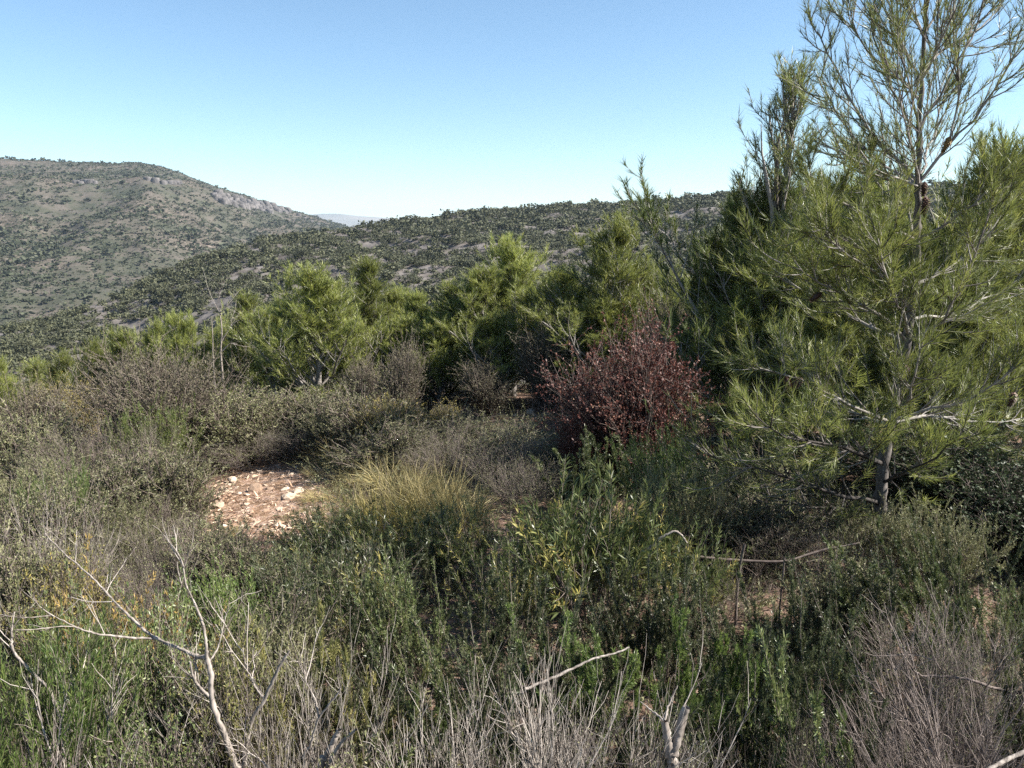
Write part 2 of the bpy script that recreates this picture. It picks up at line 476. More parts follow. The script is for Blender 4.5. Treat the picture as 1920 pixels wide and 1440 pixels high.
def crown_bush(mat, H=1.9, W=2.2, ends=420, leaves=20000, LL=.028, LW=.017, twig='twig', low=.15, lobes=9):
    """intricate bush: limbs run from the base to points spread through an uneven crown"""
    w = MB(); f = MB()
    C = rng.normal(0, 1, (lobes, 3)); C = norm(C) * (rng.random((lobes, 1)) ** .4) * .62
    C = C * [W / 2, W / 2, H * .5] + [0, 0, H * (.5 + low * .5)]
    k = rng.integers(0, lobes, ends)
    E = norm(rng.normal(0, 1, (ends, 3))) * rng.random((ends, 1)) ** .35 * (.36 * np.array([W, W, H * .75]) * rng.uniform(.6, 1.1, (lobes, 1))[k])
    E = C[k] + E; q_ = np.sqrt((E[:, 0] / (W * .52)) ** 2 + (E[:, 1] / (W * .52)) ** 2 + ((E[:, 2] - H * .5) / (H * .52)) ** 2)[:, None] * 1.06; E = (E - [0, 0, H * .5]) / np.maximum(q_, 1) + [0, 0, H * .5]; E[:, 2] = np.clip(E[:, 2], H * low * .4, H * 1.1)
    S = rng.normal(0, .08, (ends, 3)); S[:, 2] = 0
    t = np.linspace(0, 1, 7)[None, :, None]
    mid = C[k] * .5 + rng.normal(0, .07 * H, (ends, 3)); mid[:, 2] = np.maximum(mid[:, 2] * .9, .1)
    P = S[:, None] * (1 - t) ** 2 + 2 * mid[:, None] * t * (1 - t) + E[:, None] * t * t
    P[:, 1:-1] += rng.normal(0, .02, P[:, 1:-1].shape)
    tubes(w, P, (.012 * rng.random(ends) ** 3 + .0035) * min(1, .35 + H * .4), .0012, 4)
    B, tt = shoots(P, 6, .45, 1, .75, lambda t, i: H * .13 * (1 + .4 * rng.uniform(-1, 1, len(t))), 4, .15, .15)
    tubes(w, B, .002, .0009, 3)
    leafy(f, B, leaves, .1, 1, .9, LL, LW, mid=.5, spread=.5)
    return Proto([('foliage', f, M[mat], False), ('woody_stem', w, M[twig], False)])


def dead_bush(mat='deadwood', n=16, H=.7, per=(7, 5), r=.0045, ang=.8, up=.25, extra=None):
    w = MB()
    A = fan(n, .07, ang, H * .8, 7, up, .08); tubes(w, A, r, r * .16, 5)
    B, t = shoots(A, per[0], .2, 1, .5, lambda t, i: H * .42 * (1.15 - .6 * t) * (1 + .4 * rng.uniform(-1, 1, len(t))), 5, .3, .11)
    tubes(w, B, r * .4, r * .2, 4)
    C, t = shoots(B, per[1], .15, 1, .55, lambda t, i: H * .17 * (1 + .5 * rng.uniform(-1, 1, len(t))), 4, .15, .14)
    tubes(w, C, r * .22, r * .13, 3)
    parts = [('woody_stem', w, M[mat], False)]
    if extra:
        f = MB(); leafy(f, C, extra[1], .2, 1, .7, .012, .004); parts.append(('foliage', f, M[extra[0]], False))
    return Proto(parts)


def grass(n=760, H=.34, W=.0042, mat='straw', spread=1.15):
    f = MB()
    P = fan(n, .24, spread, H, 5, -.7, .12, .5, .05)
    t = np.linspace(0, 1, 5); wd = W * np.array([.7, 1, .85, .5, .08])
    T = norm(np.gradient(P, axis=1)); q = norm(np.cross(T, rng.normal(0, 1, (n, 1, 3))))
    V = np.stack([P - q * wd[None, :, None] / 2, P + q * wd[None, :, None] / 2], 2).reshape(-1, 3)
    i = np.arange(n)[:, None] * 10 + np.arange(4)[None] * 2
    Q = np.stack([i, i + 1, i + 3, i + 2], -1).reshape(-1, 4)
    f.add(V, Q, np.repeat(rng.random(n), 4))
    return Proto([('blades', f, M[mat], False)])


def spray_tuft(mat='juniper', n=40, H=.6, leaves=24000):
    """dense bright tuft with fine linear leaves all along upright shoots"""
    w = MB(); f = MB()
    A = fan(n, .2, .95, H, 6, .4, .08); tubes(w, A, .004, .0012, 4)
    B, t = shoots(A, 8, .2, .95, .45, lambda t, i: H * .35 * (1 + .3 * rng.uniform(-1, 1, len(t))), 4, .45, .06)
    tubes(w, B, .0018, .0008, 3)
    leafy(f, B, leaves, .05, 1, .55, .030, .0034, tri=False)
    return Proto([('foliage', f, M[mat], False), ('woody_stem', w, M['twig'], False)])


def pine(H=2.4, R=.75, wh=15, per=5, needles=52000, NL=.075, NW=.0042, low=.03, seed_bend=.06, sec=9, ter=3, mat='pine', shape=.75, bark='bark', asc=.62):
    w = MB(); br = MB(); f = MB()
    K = 10
    tr = np.zeros((K, 3)); tr[:, 2] = np.linspace(0, H * .93, K); tr[1:, :2] = np.cumsum(rng.normal(0, seed_bend * H / K, (K - 1, 2)), 0)
    polytube(w, tr, .011 * H + .008, .005, 7, 3)
    hs = np.linspace(low, .98, wh) + rng.normal(0, .012, wh)
    tt = np.clip(np.repeat(hs, per) + rng.normal(0, .012, wh * per), low * .8, .985)
    n = len(tt)
    p, _ = sample(tr[None], np.zeros(n, int), tt)
    ph = rng.random(n) * 2 * np.pi
    lobed = 1 + .38 * np.sin(ph * 2 + rng.random() * 6) * np.sin(tt * 9 + rng.random() * 6)
    L = R * ((1 - tt) ** shape * (.55 + .45 * np.minimum(tt / .18, 1)) + .12) * (1 + .35 * rng.uniform(-1, 1, n)) * lobed
    el = asc + .55 * tt + rng.normal(0, .14, n)
    d = np.stack([np.cos(el) * np.cos(ph), np.cos(el) * np.sin(ph), np.sin(el)], 1)
    A = grow(p, d, L * 1.15, 6, .65, .08)
    tubes(br, A, np.maximum(.006 * H * L / R, .004), .0022, 5)
    nsec = np.maximum((sec * (L / R) ** .7 + 1).astype(int), 2)
    B, tB = shoots(A, nsec, .22, 1.0, .62, lambda t, i: (.46 * L[i] * (1.1 - .65 * t) + .08) * (1 + .3 * rng.uniform(-1, 1, len(t))), 5, .9, .06)
    tubes(br, B, .0034, .0018, 4)
    C, tC = shoots(B, ter, .2, .95, .55, lambda t, i: .16 * (1 + .4 * rng.uniform(-1, 1, len(t))), 4, .8, .05)
    tubes(br, C, .0022, .0014, 3)
    lead = grow(tr[-2:-1].repeat(7, 0), side_dirs(np.tile([[0, 0, 1.]], (7, 1)), .22), np.linspace(.14, .13 * H + .14, 7), 5, .5, .04); tubes(br, lead, .004, .002, 4)
    nb = len(B) * 1.6; nc = len(C) * 1.0; tot = nb + nc
    leafy(f, B, int(needles * nb / tot), .42, 1.0, .42, NL, NW, tri=True, spread=.18)
    leafy(f, C, int(needles * nc / tot), .2, 1.0, .42, NL, NW, tri=True, spread=.18)
    leafy(f, lead, int(needles * .012), .2, 1, .4, NL, NW, tri=True, spread=.15)
    return Proto([('crown', f, M[mat], False), ('branch_wood', br, M[bark], False), ('trunk', w, M[bark], True)], 'crown')

# ------------------------------------------------------------------ hills
def az_el(u, v):
    x = (u - 960.0) / F; y = -(v - 720.0) / F
    dx, dy, dz = x, cp + y * sp, -sp + y * cp
    return math.atan2(dx, dy), math.atan2(dz, math.hypot(dx, dy))


def prof(pts):
    A = np.array([az_el(u, v) for u, v in pts]); return A[:, 0], A[:, 1]


def fbm(x, y, s, seed=0):
    r = np.random.default_rng(seed); out = 0; amp = 1.0
    for k in range(6):
        a = r.random(3) * 6.28; th = r.random(2) * 6.28
        f = 1.9 ** k / s
        out = out + amp * np.sin((x * np.cos(th[0]) + y * np.sin(th[0])) * f * 6.28 + a[0] + 1.3 * np.sin((x * np.cos(th[1]) + y * np.sin(th[1])) * f * 4.1 + a[1]))
        amp *= .55
    return out / 2.0


R_AZ, R_EL = prof([(-900, 660), (-300, 640), (0, 612), (100, 592), (230, 540), (350, 488), (480, 447), (640, 425), (740, 411), (850, 396), (950, 391), (1050, 382), (1200, 376), (1330, 364), (1600, 350), (1920, 338), (2600, 330)])
R_D = np.array([180, 205, 225, 232, 250, 272, 300, 325, 340, 352, 362, 372, 385, 395, 410, 425, 430.0])
R0 = 62.0


def ridge_z0(az):
    return np.interp(az, [-.9, -.55, -.3, 0, .3, .6], [-24, -22, -18.5, -14.0, -12, -11])


def ridge_z(az, r):
    D = np.interp(az, R_AZ, R_D); zc = CAM_Z + D * np.tan(np.interp(az, R_AZ, R_EL)) - 1.2
    s = np.clip((r - R0) / (D - R0), 0, None); z0 = ridge_z0(az)
    up = z0 + (zc - z0) * (s - .10 * np.sin(np.minimum(s, 1) * np.pi))
    x = r * np.sin(az); y = r * np.cos(az)
    n = fbm(x, y, 60, 3) * 2.2 * np.clip(s * 3, 0, 1) * np.clip((1 - s) * 4, 0.12, 1) + fbm(x, y, 14, 4) * .5 * np.clip(s * 6, 0, 1)
    dn = zc - (r - D) * .38 - .0006 * (r - D) ** 2
    return np.where(s <= 1, up, dn) + n


H_AZ, H_EL = prof([(-900, 330), (-400, 296), (0, 294), (90, 299), (150, 302), (215, 304), (262, 302), (300, 310), (335, 321), (400, 347), (470, 368), (540, 391), (600, 407), (650, 423), (740, 446), (900, 470), (1300, 500)])
H_D = np.array([1150, 1180, 1220, 1230, 1240, 1250, 1260, 1265, 1270, 1300, 1350, 1400, 1430, 1450, 1480, 1500, 1500.0])
H0 = 400.0


def far_z(az, r):
    D = np.interp(az, H_AZ, H_D); zc = CAM_Z + D * np.tan(np.interp(az, H_AZ, H_EL)) - 2
    s = np.clip((r - H0) / (D - H0), 0, None); z0 = -62.0
    up = z0 + (zc - z0) * (s + .07 * np.sin(np.minimum(s, 1) * np.pi))
    x = r * np.sin(az); y = r * np.cos(az)
    n = (fbm(x, y * .5, 420, 8) * 16 + fbm(x, y, 110, 9) * 4.5) * np.clip(s * 3, 0, 1) * np.clip((1 - s) * 3, 0, 1) + fbm(x, y, 35, 10) * 1.0
    dn = zc - (r - D) * .3
    return np.where(s <= 1, up, dn) + n


def polar(azs, rs, zf, wrap=False):
    A, Rr = np.meshgrid(azs, rs, indexing='ij')
    Z = zf(A, Rr)
    V = np.stack([Rr * np.sin(A), Rr * np.cos(A), Z], -1).reshape(-1, 3)
    na, nr = len(azs), len(rs)
    i = np.arange(na if wrap else na - 1)[:, None]; j = np.arange(nr - 1)[None]
    i2 = (i + 1) % na
    Q = np.stack([i * nr + j, i * nr + j + 1, i2 * nr + j + 1, i2 * nr + j], -1).reshape(-1, 4)
    mb = MB(); mb.add(V, Q, .5)
    return mb


def near_z(az, r):
    x = r * np.sin(az); y = r * np.cos(az)
    z = ground_z(x, y)
    t = np.clip((r - 26) / (64 - 26), 0, 1); t = t * t * (3 - 2 * t)
    return z * (1 - t) + (ridge_z0(az) - .4) * t


structure('ground', polar(np.linspace(0, 2 * np.pi, 361)[:-1], np.concatenate([[.01], np.geomspace(.4, 66, 190)]), near_z, True).mesh('ground', M['soil'], True))
rs = np.concatenate([np.linspace(0, 1, 150)])
azr = np.linspace(-.95, .95, 520)


def ridge_sheet():
    D = np.interp(azr, R_AZ, R_D)
    T = np.concatenate([np.linspace(0, 1, 190), 1 + np.linspace(.02, .9, 30)])
    Rr = R0 + (D[:, None] - R0) * T[None]
    A = np.repeat(azr[:, None], len(T), 1)
    V = np.stack([Rr * np.sin(A), Rr * np.cos(A), ridge_z(A, Rr)], -1).reshape(-1, 3)
    nr = len(T); i = np.arange(len(azr) - 1)[:, None]; j = np.arange(nr - 1)[None]
    mb = MB(); mb.add(V, np.stack([i * nr + j, i * nr + j + 1, (i + 1) * nr + j + 1, (i + 1) * nr + j], -1).reshape(-1, 4), .5)
    return mb


structure('hill', ridge_sheet().mesh('hill', M['ridge'], True))
structure('mountain', polar(np.linspace(-1.0, .3, 420), np.linspace(H0 - 40, 2100, 220), far_z).mesh('mountain', M['far'], True))

D_AZ, D_EL = prof([(-2500, 418), (-300, 412), (300, 415), (520, 409), (600, 401), (640, 400), (665, 403), (710, 406), (745, 409), (800, 416), (900, 420), (1300, 412), (1900, 424), (4000, 422)])


def dist_z(az, r):
    zc = CAM_Z + 8000 * np.tan(np.interp(az, D_AZ, D_EL))
    s = (r - 5200) / 2800
    return np.where(s <= 1, -70 + (zc + 70) * np.clip(s, 0, 1) ** 1.3, zc - (r - 8000) * .2) + fbm(r * np.sin(az), r * np.cos(az), 1500, 12) * 14 * np.clip(s, 0, 1) * np.clip((1.25 - s) * 3, .08, 1)


structure('distant_hills', polar(np.linspace(-1.2, 1.2, 260), np.linspace(5200, 8900, 50), dist_z).mesh('distant_hills', M['distant'], True))
structure('plain', polar(np.linspace(0, 2 * np.pi, 97)[:-1], np.array([50, 300, 1000, 3000, 9200.0]), lambda a, r: -66.0 + 0 * r, True).mesh('plain', M['plain']))

# ------------------------------------------------------------------ shrubs on the hills
def bush_mesh(n, leaf, seed, tall=1.0):
    """unit bush (height about 1) of many leaf clumps on small limbs"""
    mb = MB(); r = np.random.default_rng(seed)
    lob = r.normal(0, 1, (6, 3)); lob = norm(lob) * r.random((6, 1)) ** .5 * .36; lob[:, 2] = np.abs(lob[:, 2]) * 1.2 * tall + .22
    k = r.integers(0, 6, n); p = lob[k] + norm(r.normal(0, 1, (n, 3))) * (.24 * r.random((n, 1)) ** .3) * [1.1, 1.1, .95]
    p[:, 2] = np.maximum(p[:, 2], .02)
    d = norm(r.normal(0, 1, (n, 3)) + [0, 0, .5])
    blades(mb, p, d, leaf * r.uniform(.7, 1.3, n), leaf * .75, np.clip(.15 * k / 6 + .75 * r.random(n), 0, 1))
    return mb


TOPLINE_U = [0, 130, 250, 350, 455, 520, 600, 680, 720, 790, 845, 900, 960, 1030, 1060, 1150, 1250, 1290, 1330]
TOPLINE_V = [690, 665, 625, 590, 555, 560, 505, 490, 540, 545, 535, 500, 455, 520, 520, 375, 510, 430, 350]


def project(x, y, z):
    dz = z - CAM_Z
    dep = y * cp - dz * sp; upv = y * sp + dz * cp
    return 960 + F * x / dep, 720 - F * upv / dep


N = 62000
az = rng.uniform(-.74, .62, N); D = np.interp(az, R_AZ, R_D)
r = np.sqrt(rng.uniform(75 ** 2, 440 ** 2, N)); ok = r < D + 6; az, r = az[ok], r[ok]
x, y = r * np.sin(az), r * np.cos(az)
hz = ridge_z(az, r); band = .75 * fbm(x, y, 46, 21) + .6 * fbm(x, y, 16, 22) + .9 * (np.sin(hz * 1.35 + 1.5 * fbm(x, y, 70, 23)) > .72)
ok = rng.random(len(x)) < np.clip(.78 - .55 * band, .05, .97)
x, y, az, r = x[ok], y[ok], az[ok], r[ok]
size = np.clip(rng.lognormal(.36, .55, len(x)), .45, 4.2) * np.clip(.62 + r / 800, .6, 1.1)
z = ridge_z(az, r)
u, v = project(x, y, z + size * .6)
vis = (u > 0) & (u < 1345) & (v < np.interp(u, TOPLINE_U, TOPLINE_V) - 6)
score = np.where(vis, size / r, 0)
order = np.argsort(-score)
ind = order[:300]
BUSHES = [bush_mesh(380, .092, 100 + k, [.8, 1, 1.25, .9, 1.1][k]).mesh('hillside_shrub', M['hillscrub']) for k in range(5)]
for i in ind:
    o = link('hillside_shrub', BUSHES[rng.integers(0, 5)])
    o.location = (x[i], y[i], z[i] - .08 * size[i]); s = size[i]
    o.scale = (s * rng.uniform(1.0, 1.5), s * rng.uniform(1.0, 1.5), s * rng.uniform(.8, 1.1)); o.rotation_euler = (0, 0, rng.random() * 6.28)
    tag(o, 'dark green rounded shrub on the rocky slope beyond the row of young pines', 'shrub', 'shrubs on the rocky slope of the nearer hill')
mask = np.ones(len(x), bool); mask[ind] = False


def scatter(mb, tpl, x, y, z, s, flat=1.2):
    """many copies of unit bush templates merged into one mass"""
    for k, t in enumerate(tpl):
        sel = np.arange(len(x)) % len(tpl) == k
        n = sel.sum()
        if n == 0: continue
        V = t.verts(); Fq = t.f[0]; th = rng.random(n) * 6.28
        c, s_ = np.cos(th)[:, None], np.sin(th)[:, None]
        S = s[sel][:, None]; wx = flat * rng.uniform(.9, 1.25, (n, 1))
        X = (V[None, :, 0] * c - V[None, :, 1] * s_) * S * wx + x[sel][:, None]
        Y = (V[None, :, 0] * s_ + V[None, :, 1] * c) * S * wx + y[sel][:, None]
        Zz = V[None, :, 2] * S * rng.uniform(.8, 1.1, (n, 1)) + (z[sel] - .08 * s[sel])[:, None]
        VV = np.stack([X, Y, Zz], -1).reshape(-1, 3)
        FF = (Fq[None] + (np.arange(n) * len(V))[:, None, None]).reshape(-1, Fq.shape[1])
        tone = np.clip(t.r[0][None] * .6 + rng.random((n, 1)) * .4, 0, 1).ravel()
        mb.add(VV, FF, tone)


mb = MB(); scatter(mb, [bush_mesh(44, .235, 200 + k, [.8, 1, 1.2, 1][k]) for k in range(4)], x[mask], y[mask], z[mask], size[mask])
tag(link('hillside_scrub', mb.mesh('hillside_scrub', M['hillscrub'])), 'dense mass of dark scrub covering the slope and crest of the nearer hill', 'scrub', None, 'stuff')

N = 150000
az = rng.uniform(-.75, -.02, N); D = np.interp(az, H_AZ, H_D)
r = np.sqrt(rng.uniform(430 ** 2, 1480 ** 2, N)); ok = r < D + 10; az, r = az[ok], r[ok]
x, y = r * np.sin(az), r * np.cos(az); s = (r - H0) / (np.interp(az, H_AZ, H_D) - H0)
dens = np.clip(.80 - .62 * s + .45 * fbm(x, y * .6, 260, 31) + .2 * fbm(x, y, 60, 32), .05, .95) + .8 * (s > .985)
ok = rng.random(len(x)) < dens
x, y, az, r, s = x[ok], y[ok], az[ok], r[ok], s[ok]
mb = MB(); scatter(mb, [bush_mesh(7, .62, 300 + k) for k in range(4)], x, y, far_z(az, r), np.clip(rng.lognormal(.35, .48, len(x)), .5, 5.0), 1.35)
tag(link('mountain_scrub', mb.mesh('mountain_scrub', M['farscrub'])), 'dark scrub and small trees scattered over the far brown hillside', 'scrub', None, 'stuff')


# grey cliff band high on the far hillside
def cliff(pts, hgt, name, label):
    for (u0, v0) in pts:
        mb = MB()
        a, e = az_el(u0, v0)
        D = float(np.interp(a, H_AZ, H_D)); rr = np.linspace(H0 + 50, D, 400); el = np.arctan2(far_z(np.full(400, a), rr) - CAM_Z, rr)
        k = int(np.argmax(el >= e)) if (el >= e).any() else 399
        R_ = rr[k]; c = np.array([R_ * math.sin(a), R_ * math.cos(a), float(far_z(np.array([a]), np.array([R_]))[0])])
        h = hgt * rng.uniform(.6, 1.3); w = rng.uniform(5, 11)
        n = 9; th = np.linspace(0, 2 * np.pi, n, endpoint=False)
        rings = []
        for (zz, sc) in ((-4, 1.15), (h * .35, 1.0), (h * .8, .92), (h, .6)):
            rr_ = (1 + .22 * rng.uniform(-1, 1, n)) * sc
            rings.append(np.stack([c[0] + np.cos(th) * w * .5 * rr_ * 1.2, c[1] + np.sin(th) * w * .5 * rr_, c[2] + zz + rng.uniform(-.6, .6, n)], 1))
        rings.append(np.repeat([[c[0], c[1], c[2] + h * 1.03]], n, 0))
        V = np.concatenate(rings); i = np.arange(4)[:, None] * n; j = np.arange(n)[None]; j2 = (j + 1) % n
        mb.add(V, np.stack([i + j, i + j2, i + n + j2, i + n + j], -1).reshape(-1, 4), .5)
        tag(link(name, mb.mesh(name, M['cliff'])), label, 'rock', label)


cp_ = []
for k in range(34):
    t = k / 33.0; cp_.append((402 + 140 * t, 371 + 29 * t + 4 * math.sin(k * 2.1) - 3))
for k in range(20):
    t = k / 19.0; cp_.append((415 + 90 * t, 378 + 18 * t + 3 * math.sin(k * 1.7)))
cliff(cp_, 4.5, 'cliff_rock', 'grey block of the broken cliff band below the crest of the far hill')
cliff([(278 + 14 * k, 337 + 2.2 * k + 2 * math.sin(k)) for k in range(5)], 2.5, 'outcrop_rock', 'rock of the small pale outcrop under the rounded summit of the far hill')
cliff([(142 + 9 * k, 343 + 1.5 * math.sin(k * 2)) for k in range(5)], 2.5, 'outcrop_rock', 'rock of the low ledge left of the summit high on the far hill')
cliff([(560 + 12 * k, 405 + 5.5 * k) for k in range(4)], 3, 'outcrop_rock', 'boulder low on the right shoulder of the far hill')

# ------------------------------------------------------------------ the near pine
def near_pine():
    base = on_ground(1650, 992); Y0 = base[1] = 5.0
    base = at(1650, 992, Y0); base[2] = float(ground_z(base[0], Y0)) - .03
    e = link('pine_tree', None); e.location = base; e.empty_display_size = .2
    tag(e, 'tallest open pine with a bare grey trunk and cones, nearest tree at the right', 'tree')

    def pl(pts):
        return np.array([at(u, v, Y0 + (d[0] if d else 0)) - base for u, v, *d in pts])
    w = MB()
    tr = polytube(w, pl([(1650, 1000), (1652, 930), (1656, 870), (1668, 795), (1684, 720), (1700, 640), (1715, 540), (1719, 450), (1720, 390), (1722, 330), (1724, 250), (1728, 150), (1735, 40), (1739, -80), (1741, -170)]), .043, .007, 9, 6, .45, .003, .8)
    link('trunk', w.mesh('trunk', M['bark_shaded'], True), e)
    L = [
        # lower whorl
        [(1668, 792), (1640, 780, -.1), (1565, 745, -.3), (1500, 712, -.45), (1425, 690, -.55)],
        [(1672, 787), (1740, 770, -.1), (1820, 750, -.25), (1880, 705, -.35), (1935, 650, -.4)],
        [(1672, 792), (1760, 782, .2), (1850, 790, .4), (1950, 780, .6)],
        [(1668, 795), (1600, 775, .3), (1540, 730, .6), (1480, 650, .9)],
        [(1656, 870), (1600, 852, .1), (1520, 836, .2), (1430, 802, .3), (1345, 780, .35)],
        [(1656, 870), (1620, 850, -.3), (1570, 835, -.6), (1500, 825, -.8), (1440, 800, -1.)],
        [(1651, 962), (1560, 952, -.05), (1470, 940, -.1), (1380, 905, -.1), (1290, 872, -.1)],
        [(1652, 945), (1550, 922, -.3), (1430, 882, -.5), (1320, 850, -.6)],
        [(1654, 905), (1700, 880, -.3), (1760, 860, -.5), (1800, 820, -.6)],
        [(1668, 792), (1692, 700, -.2), (1684, 620, -.35), (1692, 550, -.4)],
        [(1668, 792), (1700, 750, -.4), (1720, 700, -.6), (1730, 640, -.7)],
        # middle
        [(1700, 640), (1630, 580, -.15), (1540, 530, -.35), (1462, 492, -.45)],
        [(1700, 640), (1610, 605, .2), (1530, 555, .4), (1460, 520, .6)],
        [(1700, 640), (1765, 615, -.1), (1805, 540, -.25), (1832, 465, -.35), (1862, 385, -.4)],
        [(1706, 600), (1780, 590, .25), (1850, 560, .5), (1930, 510, .7)],
        [(1702, 625), (1690, 580, -.4), (1660, 520, -.6), (1650, 460, -.7)],
        [(1715, 545), (1640, 482, .1), (1560, 430, .25), (1495, 395, .35)],
        [(1715, 545), (1650, 520, -.3), (1590, 480, -.5), (1540, 420, -.6)],
        [(1715, 535), (1790, 500, .1), (1852, 440, .2), (1905, 370, .3)],
        [(1719, 450), (1655, 420, -.15), (1585, 385, -.3), (1520, 345, -.4)],
        [(1719, 450), (1770, 425, -.1), (1832, 380, -.2), (1885, 325, -.3)],
        [(1719, 440), (1700, 400, .3), (1650, 350, .55), (1610, 290, .7)],
        # fork and top
        [(1722, 345), (1690, 302, .02), (1642, 262, .05), (1600, 200, .1), (1565, 125, .15), (1533, 58, .2)],
        [(1722, 350), (1690, 337, -.1), (1622, 312, -.2), (1580, 290, -.3), (1520, 262, -.35)],
        [(1722, 345), (1752, 310, -.03), (1780, 270, -.06), (1797, 200, -.08), (1800, 120, -.1), (1788, 30, -.1)],
        [(1780, 270, -.06), (1830, 222, -.1), (1872, 160, -.15), (1908, 95, -.2), (1930, 55, -.2)],
        [(1722, 345), (1715, 300, -.2), (1700, 250, -.35), (1690, 190, -.45), (1680, 130, -.5)],
        [(1724, 330), (1740, 280, .2), (1760, 220, .35), (1775, 160, .45)],
        [(1722, 345), (1670, 320, .25), (1610, 270, .45), (1560, 200, .6), (1530, 140, .7)],
        [(1724, 250), (1692, 210, .05), (1662, 150, .1), (1642, 80, .15), (1628, 5, .2)],
        [(1724, 250), (1752, 200, .05), (1792, 120, .1), (1835, 45, .15), (1855, -40, .2)],
        [(1724, 240), (1710, 180, -.25), (1690, 110, -.35), (1682, 30, -.4)],
        [(1726, 190), (1690, 150, .2), (1650, 120, .3), (1600, 60, .4), (1560, 20, .45)],
        [(1728, 150), (1700, 110, -.1), (1678, 45, -.15), (1660, -50, -.2)],
        [(1728, 150), (1755, 100, -.1), (1785, 30, -.2), (1805, -70, -.25)],
        [(1728, 140), (1770, 90, .2), (1830, 60, .3), (1880, 10, .4)],
        [(1733, 70), (1705, 20, .1), (1690, -50, .15), (1680, -120, .2)],
        [(1734, 60), (1765, 0, .1), (1785, -70, .1), (1795, -140, .1)],
        [(1735, 30), (1740, -40, -.2), (1738, -110, -.25), (1745, -190, -.3)],
    ]
    for k, pts in enumerate(L):
        P = resample(pl(pts), 9)
        E = P.copy(); E[1:-1] += rng.normal(0, .008, E[1:-1].shape)
        P = E[None]
        ln = float(np.linalg.norm(np.diff(P[0], axis=0), axis=1).sum())
        v0 = pts[0][1]; up_part = v0 < 420
        bare = v0 > 930 or k == 7
        br = MB(); f = MB()
        tubes(br, P, (.011 if not up_part else .0085) * (.6 + ln * .45), .003, 6, rng.uniform(.35, .9) if not (v0 > 860) else .1)
        n2 = int((15 if not up_part else 13) * ln / 1.0 + 4)
        B, tB = shoots(P, n2, .12 if not up_part else .08, 1, .62, lambda t, i: (.40 - .20 * t) * (1 + .35 * rng.uniform(-1, 1, len(t))) * (.72 + .3 * ln), 6, .5 if not up_part else .75, .06)
        tubes(br, B, .0042, .0020, 4)
        C, tC = shoots(B, 4 if not up_part else 3, .15, .92, .5, lambda t, i: .15 * (1 + .45 * rng.uniform(-1, 1, len(t))), 5, .55, .06)
        tubes(br, C, .0024, .0015, 4)
        o = link('branch', br.mesh('branch', M['bark_shaded'] if v0 > 860 else M['bark'], True), e)
        q = (.28 if bare else .62 if v0 > 780 else .85) * (.46 if up_part else 1.0)
        tl = lambda tn, n: tn
        leafy(f, P, int(60 * q), .86, 1, .45, .075, .0032, tri=True, spread=.15)
        leafy(f, B, int(len(B) * 62 * q), .40 if not up_part else .25, 1, .48, .075, .0031, tri=True, spread=.15)
        leafy(f, C, int(len(C) * 46 * q), .12, 1, .48, .072, .0031, tri=True, spread=.15)
        link('needles', f.mesh('needles', M['pine']), o)
    # cones
    def cone_mesh(mat, seed, open_=.5):
        mb = MB(); n = 8; prof_ = [(0, .15), (.1, .55), (.3, .9), (.5, .85), (.75, .5), (1, .05)]
        th = np.linspace(0, 2 * np.pi, n, endpoint=False)
        V = np.concatenate([np.stack([np.cos(th) * .34 * r_, np.sin(th) * .34 * r_, np.full(n, -z_)], 1) for z_, r_ in prof_])
        i = np.arange(5)[:, None] * n; j = np.arange(n)[None]
        mb.add(V * [.6, .6, 1], np.stack([i + j, i + (j + 1) % n, i + n + (j + 1) % n, i + n + j], -1).reshape(-1, 4), .1)
        m_ = 95; t = (np.arange(m_) + .5) / m_; ph = np.arange(m_) * 2.39996
        rad = np.interp(t, [0, .1, .3, .5, .75, 1], [.15, .55, .9, .85, .5, .08]) * .30
        p = np.stack([np.cos(ph) * rad * .7, np.sin(ph) * rad * .7, -t], 1)
        d = norm(np.stack([np.cos(ph) * (.5 + open_), np.sin(ph) * (.5 + open_), np.full(m_, -.75)], 1))
        side = norm(np.cross(d, [0, 0, 1.0])); Ls = .17; Ws = .17
        mm = p + d * Ls * .6; tip = p + d * Ls; nrm = np.cross(side, d) * .02
        VV = np.stack([p, mm - side * Ws / 2, tip + nrm, mm + side * Ws / 2], 1).reshape(-1, 3)
        mb.add(VV, np.arange(4 * m_).reshape(-1, 4), rng.random(m_))
        return mb.mesh('pine_cone', mat)
    dark, och = cone_mesh(M['cone'], 1, .6), cone_mesh(M['cone_ochre'], 2, .3)
    for (u, v, dd, s, me, rx, ry) in [(1634, 248, -.02, .105, dark, 0, .35), (1782, 256, -.08, .09, och, .2, -.3), (1734, 340, -.08, .085, dark, .2, -.1), (1737, 368, -.09, .10, dark, .1, .1),
                                  (1472, 706, -.5, .075, dark, .6, .6), (1502, 708, -.48, .08, dark, .5, -.4), (1706, 688, -.3, .07, dark, .9, .2), (1772, 697, -.3, .065, dark, 1.2, -.4),
                                  (1340, 796, .3, .07, dark, .5, .4), (1455, 980, -.1, .065, dark, 1.0, .8), (1903, 735, -.3, .09, dark, .1, -.2), (1541, 548, -.3, .08, dark, .9, .2), (1480, 716, -.45, .06, dark, .2, .1)]:
        c = link('pine_cone', me, e); c.location = at(u, v, Y0 + dd) - base; c.scale = (s, s, s); c.rotation_euler = (rx, ry, rng.random() * 3)


near_pine()

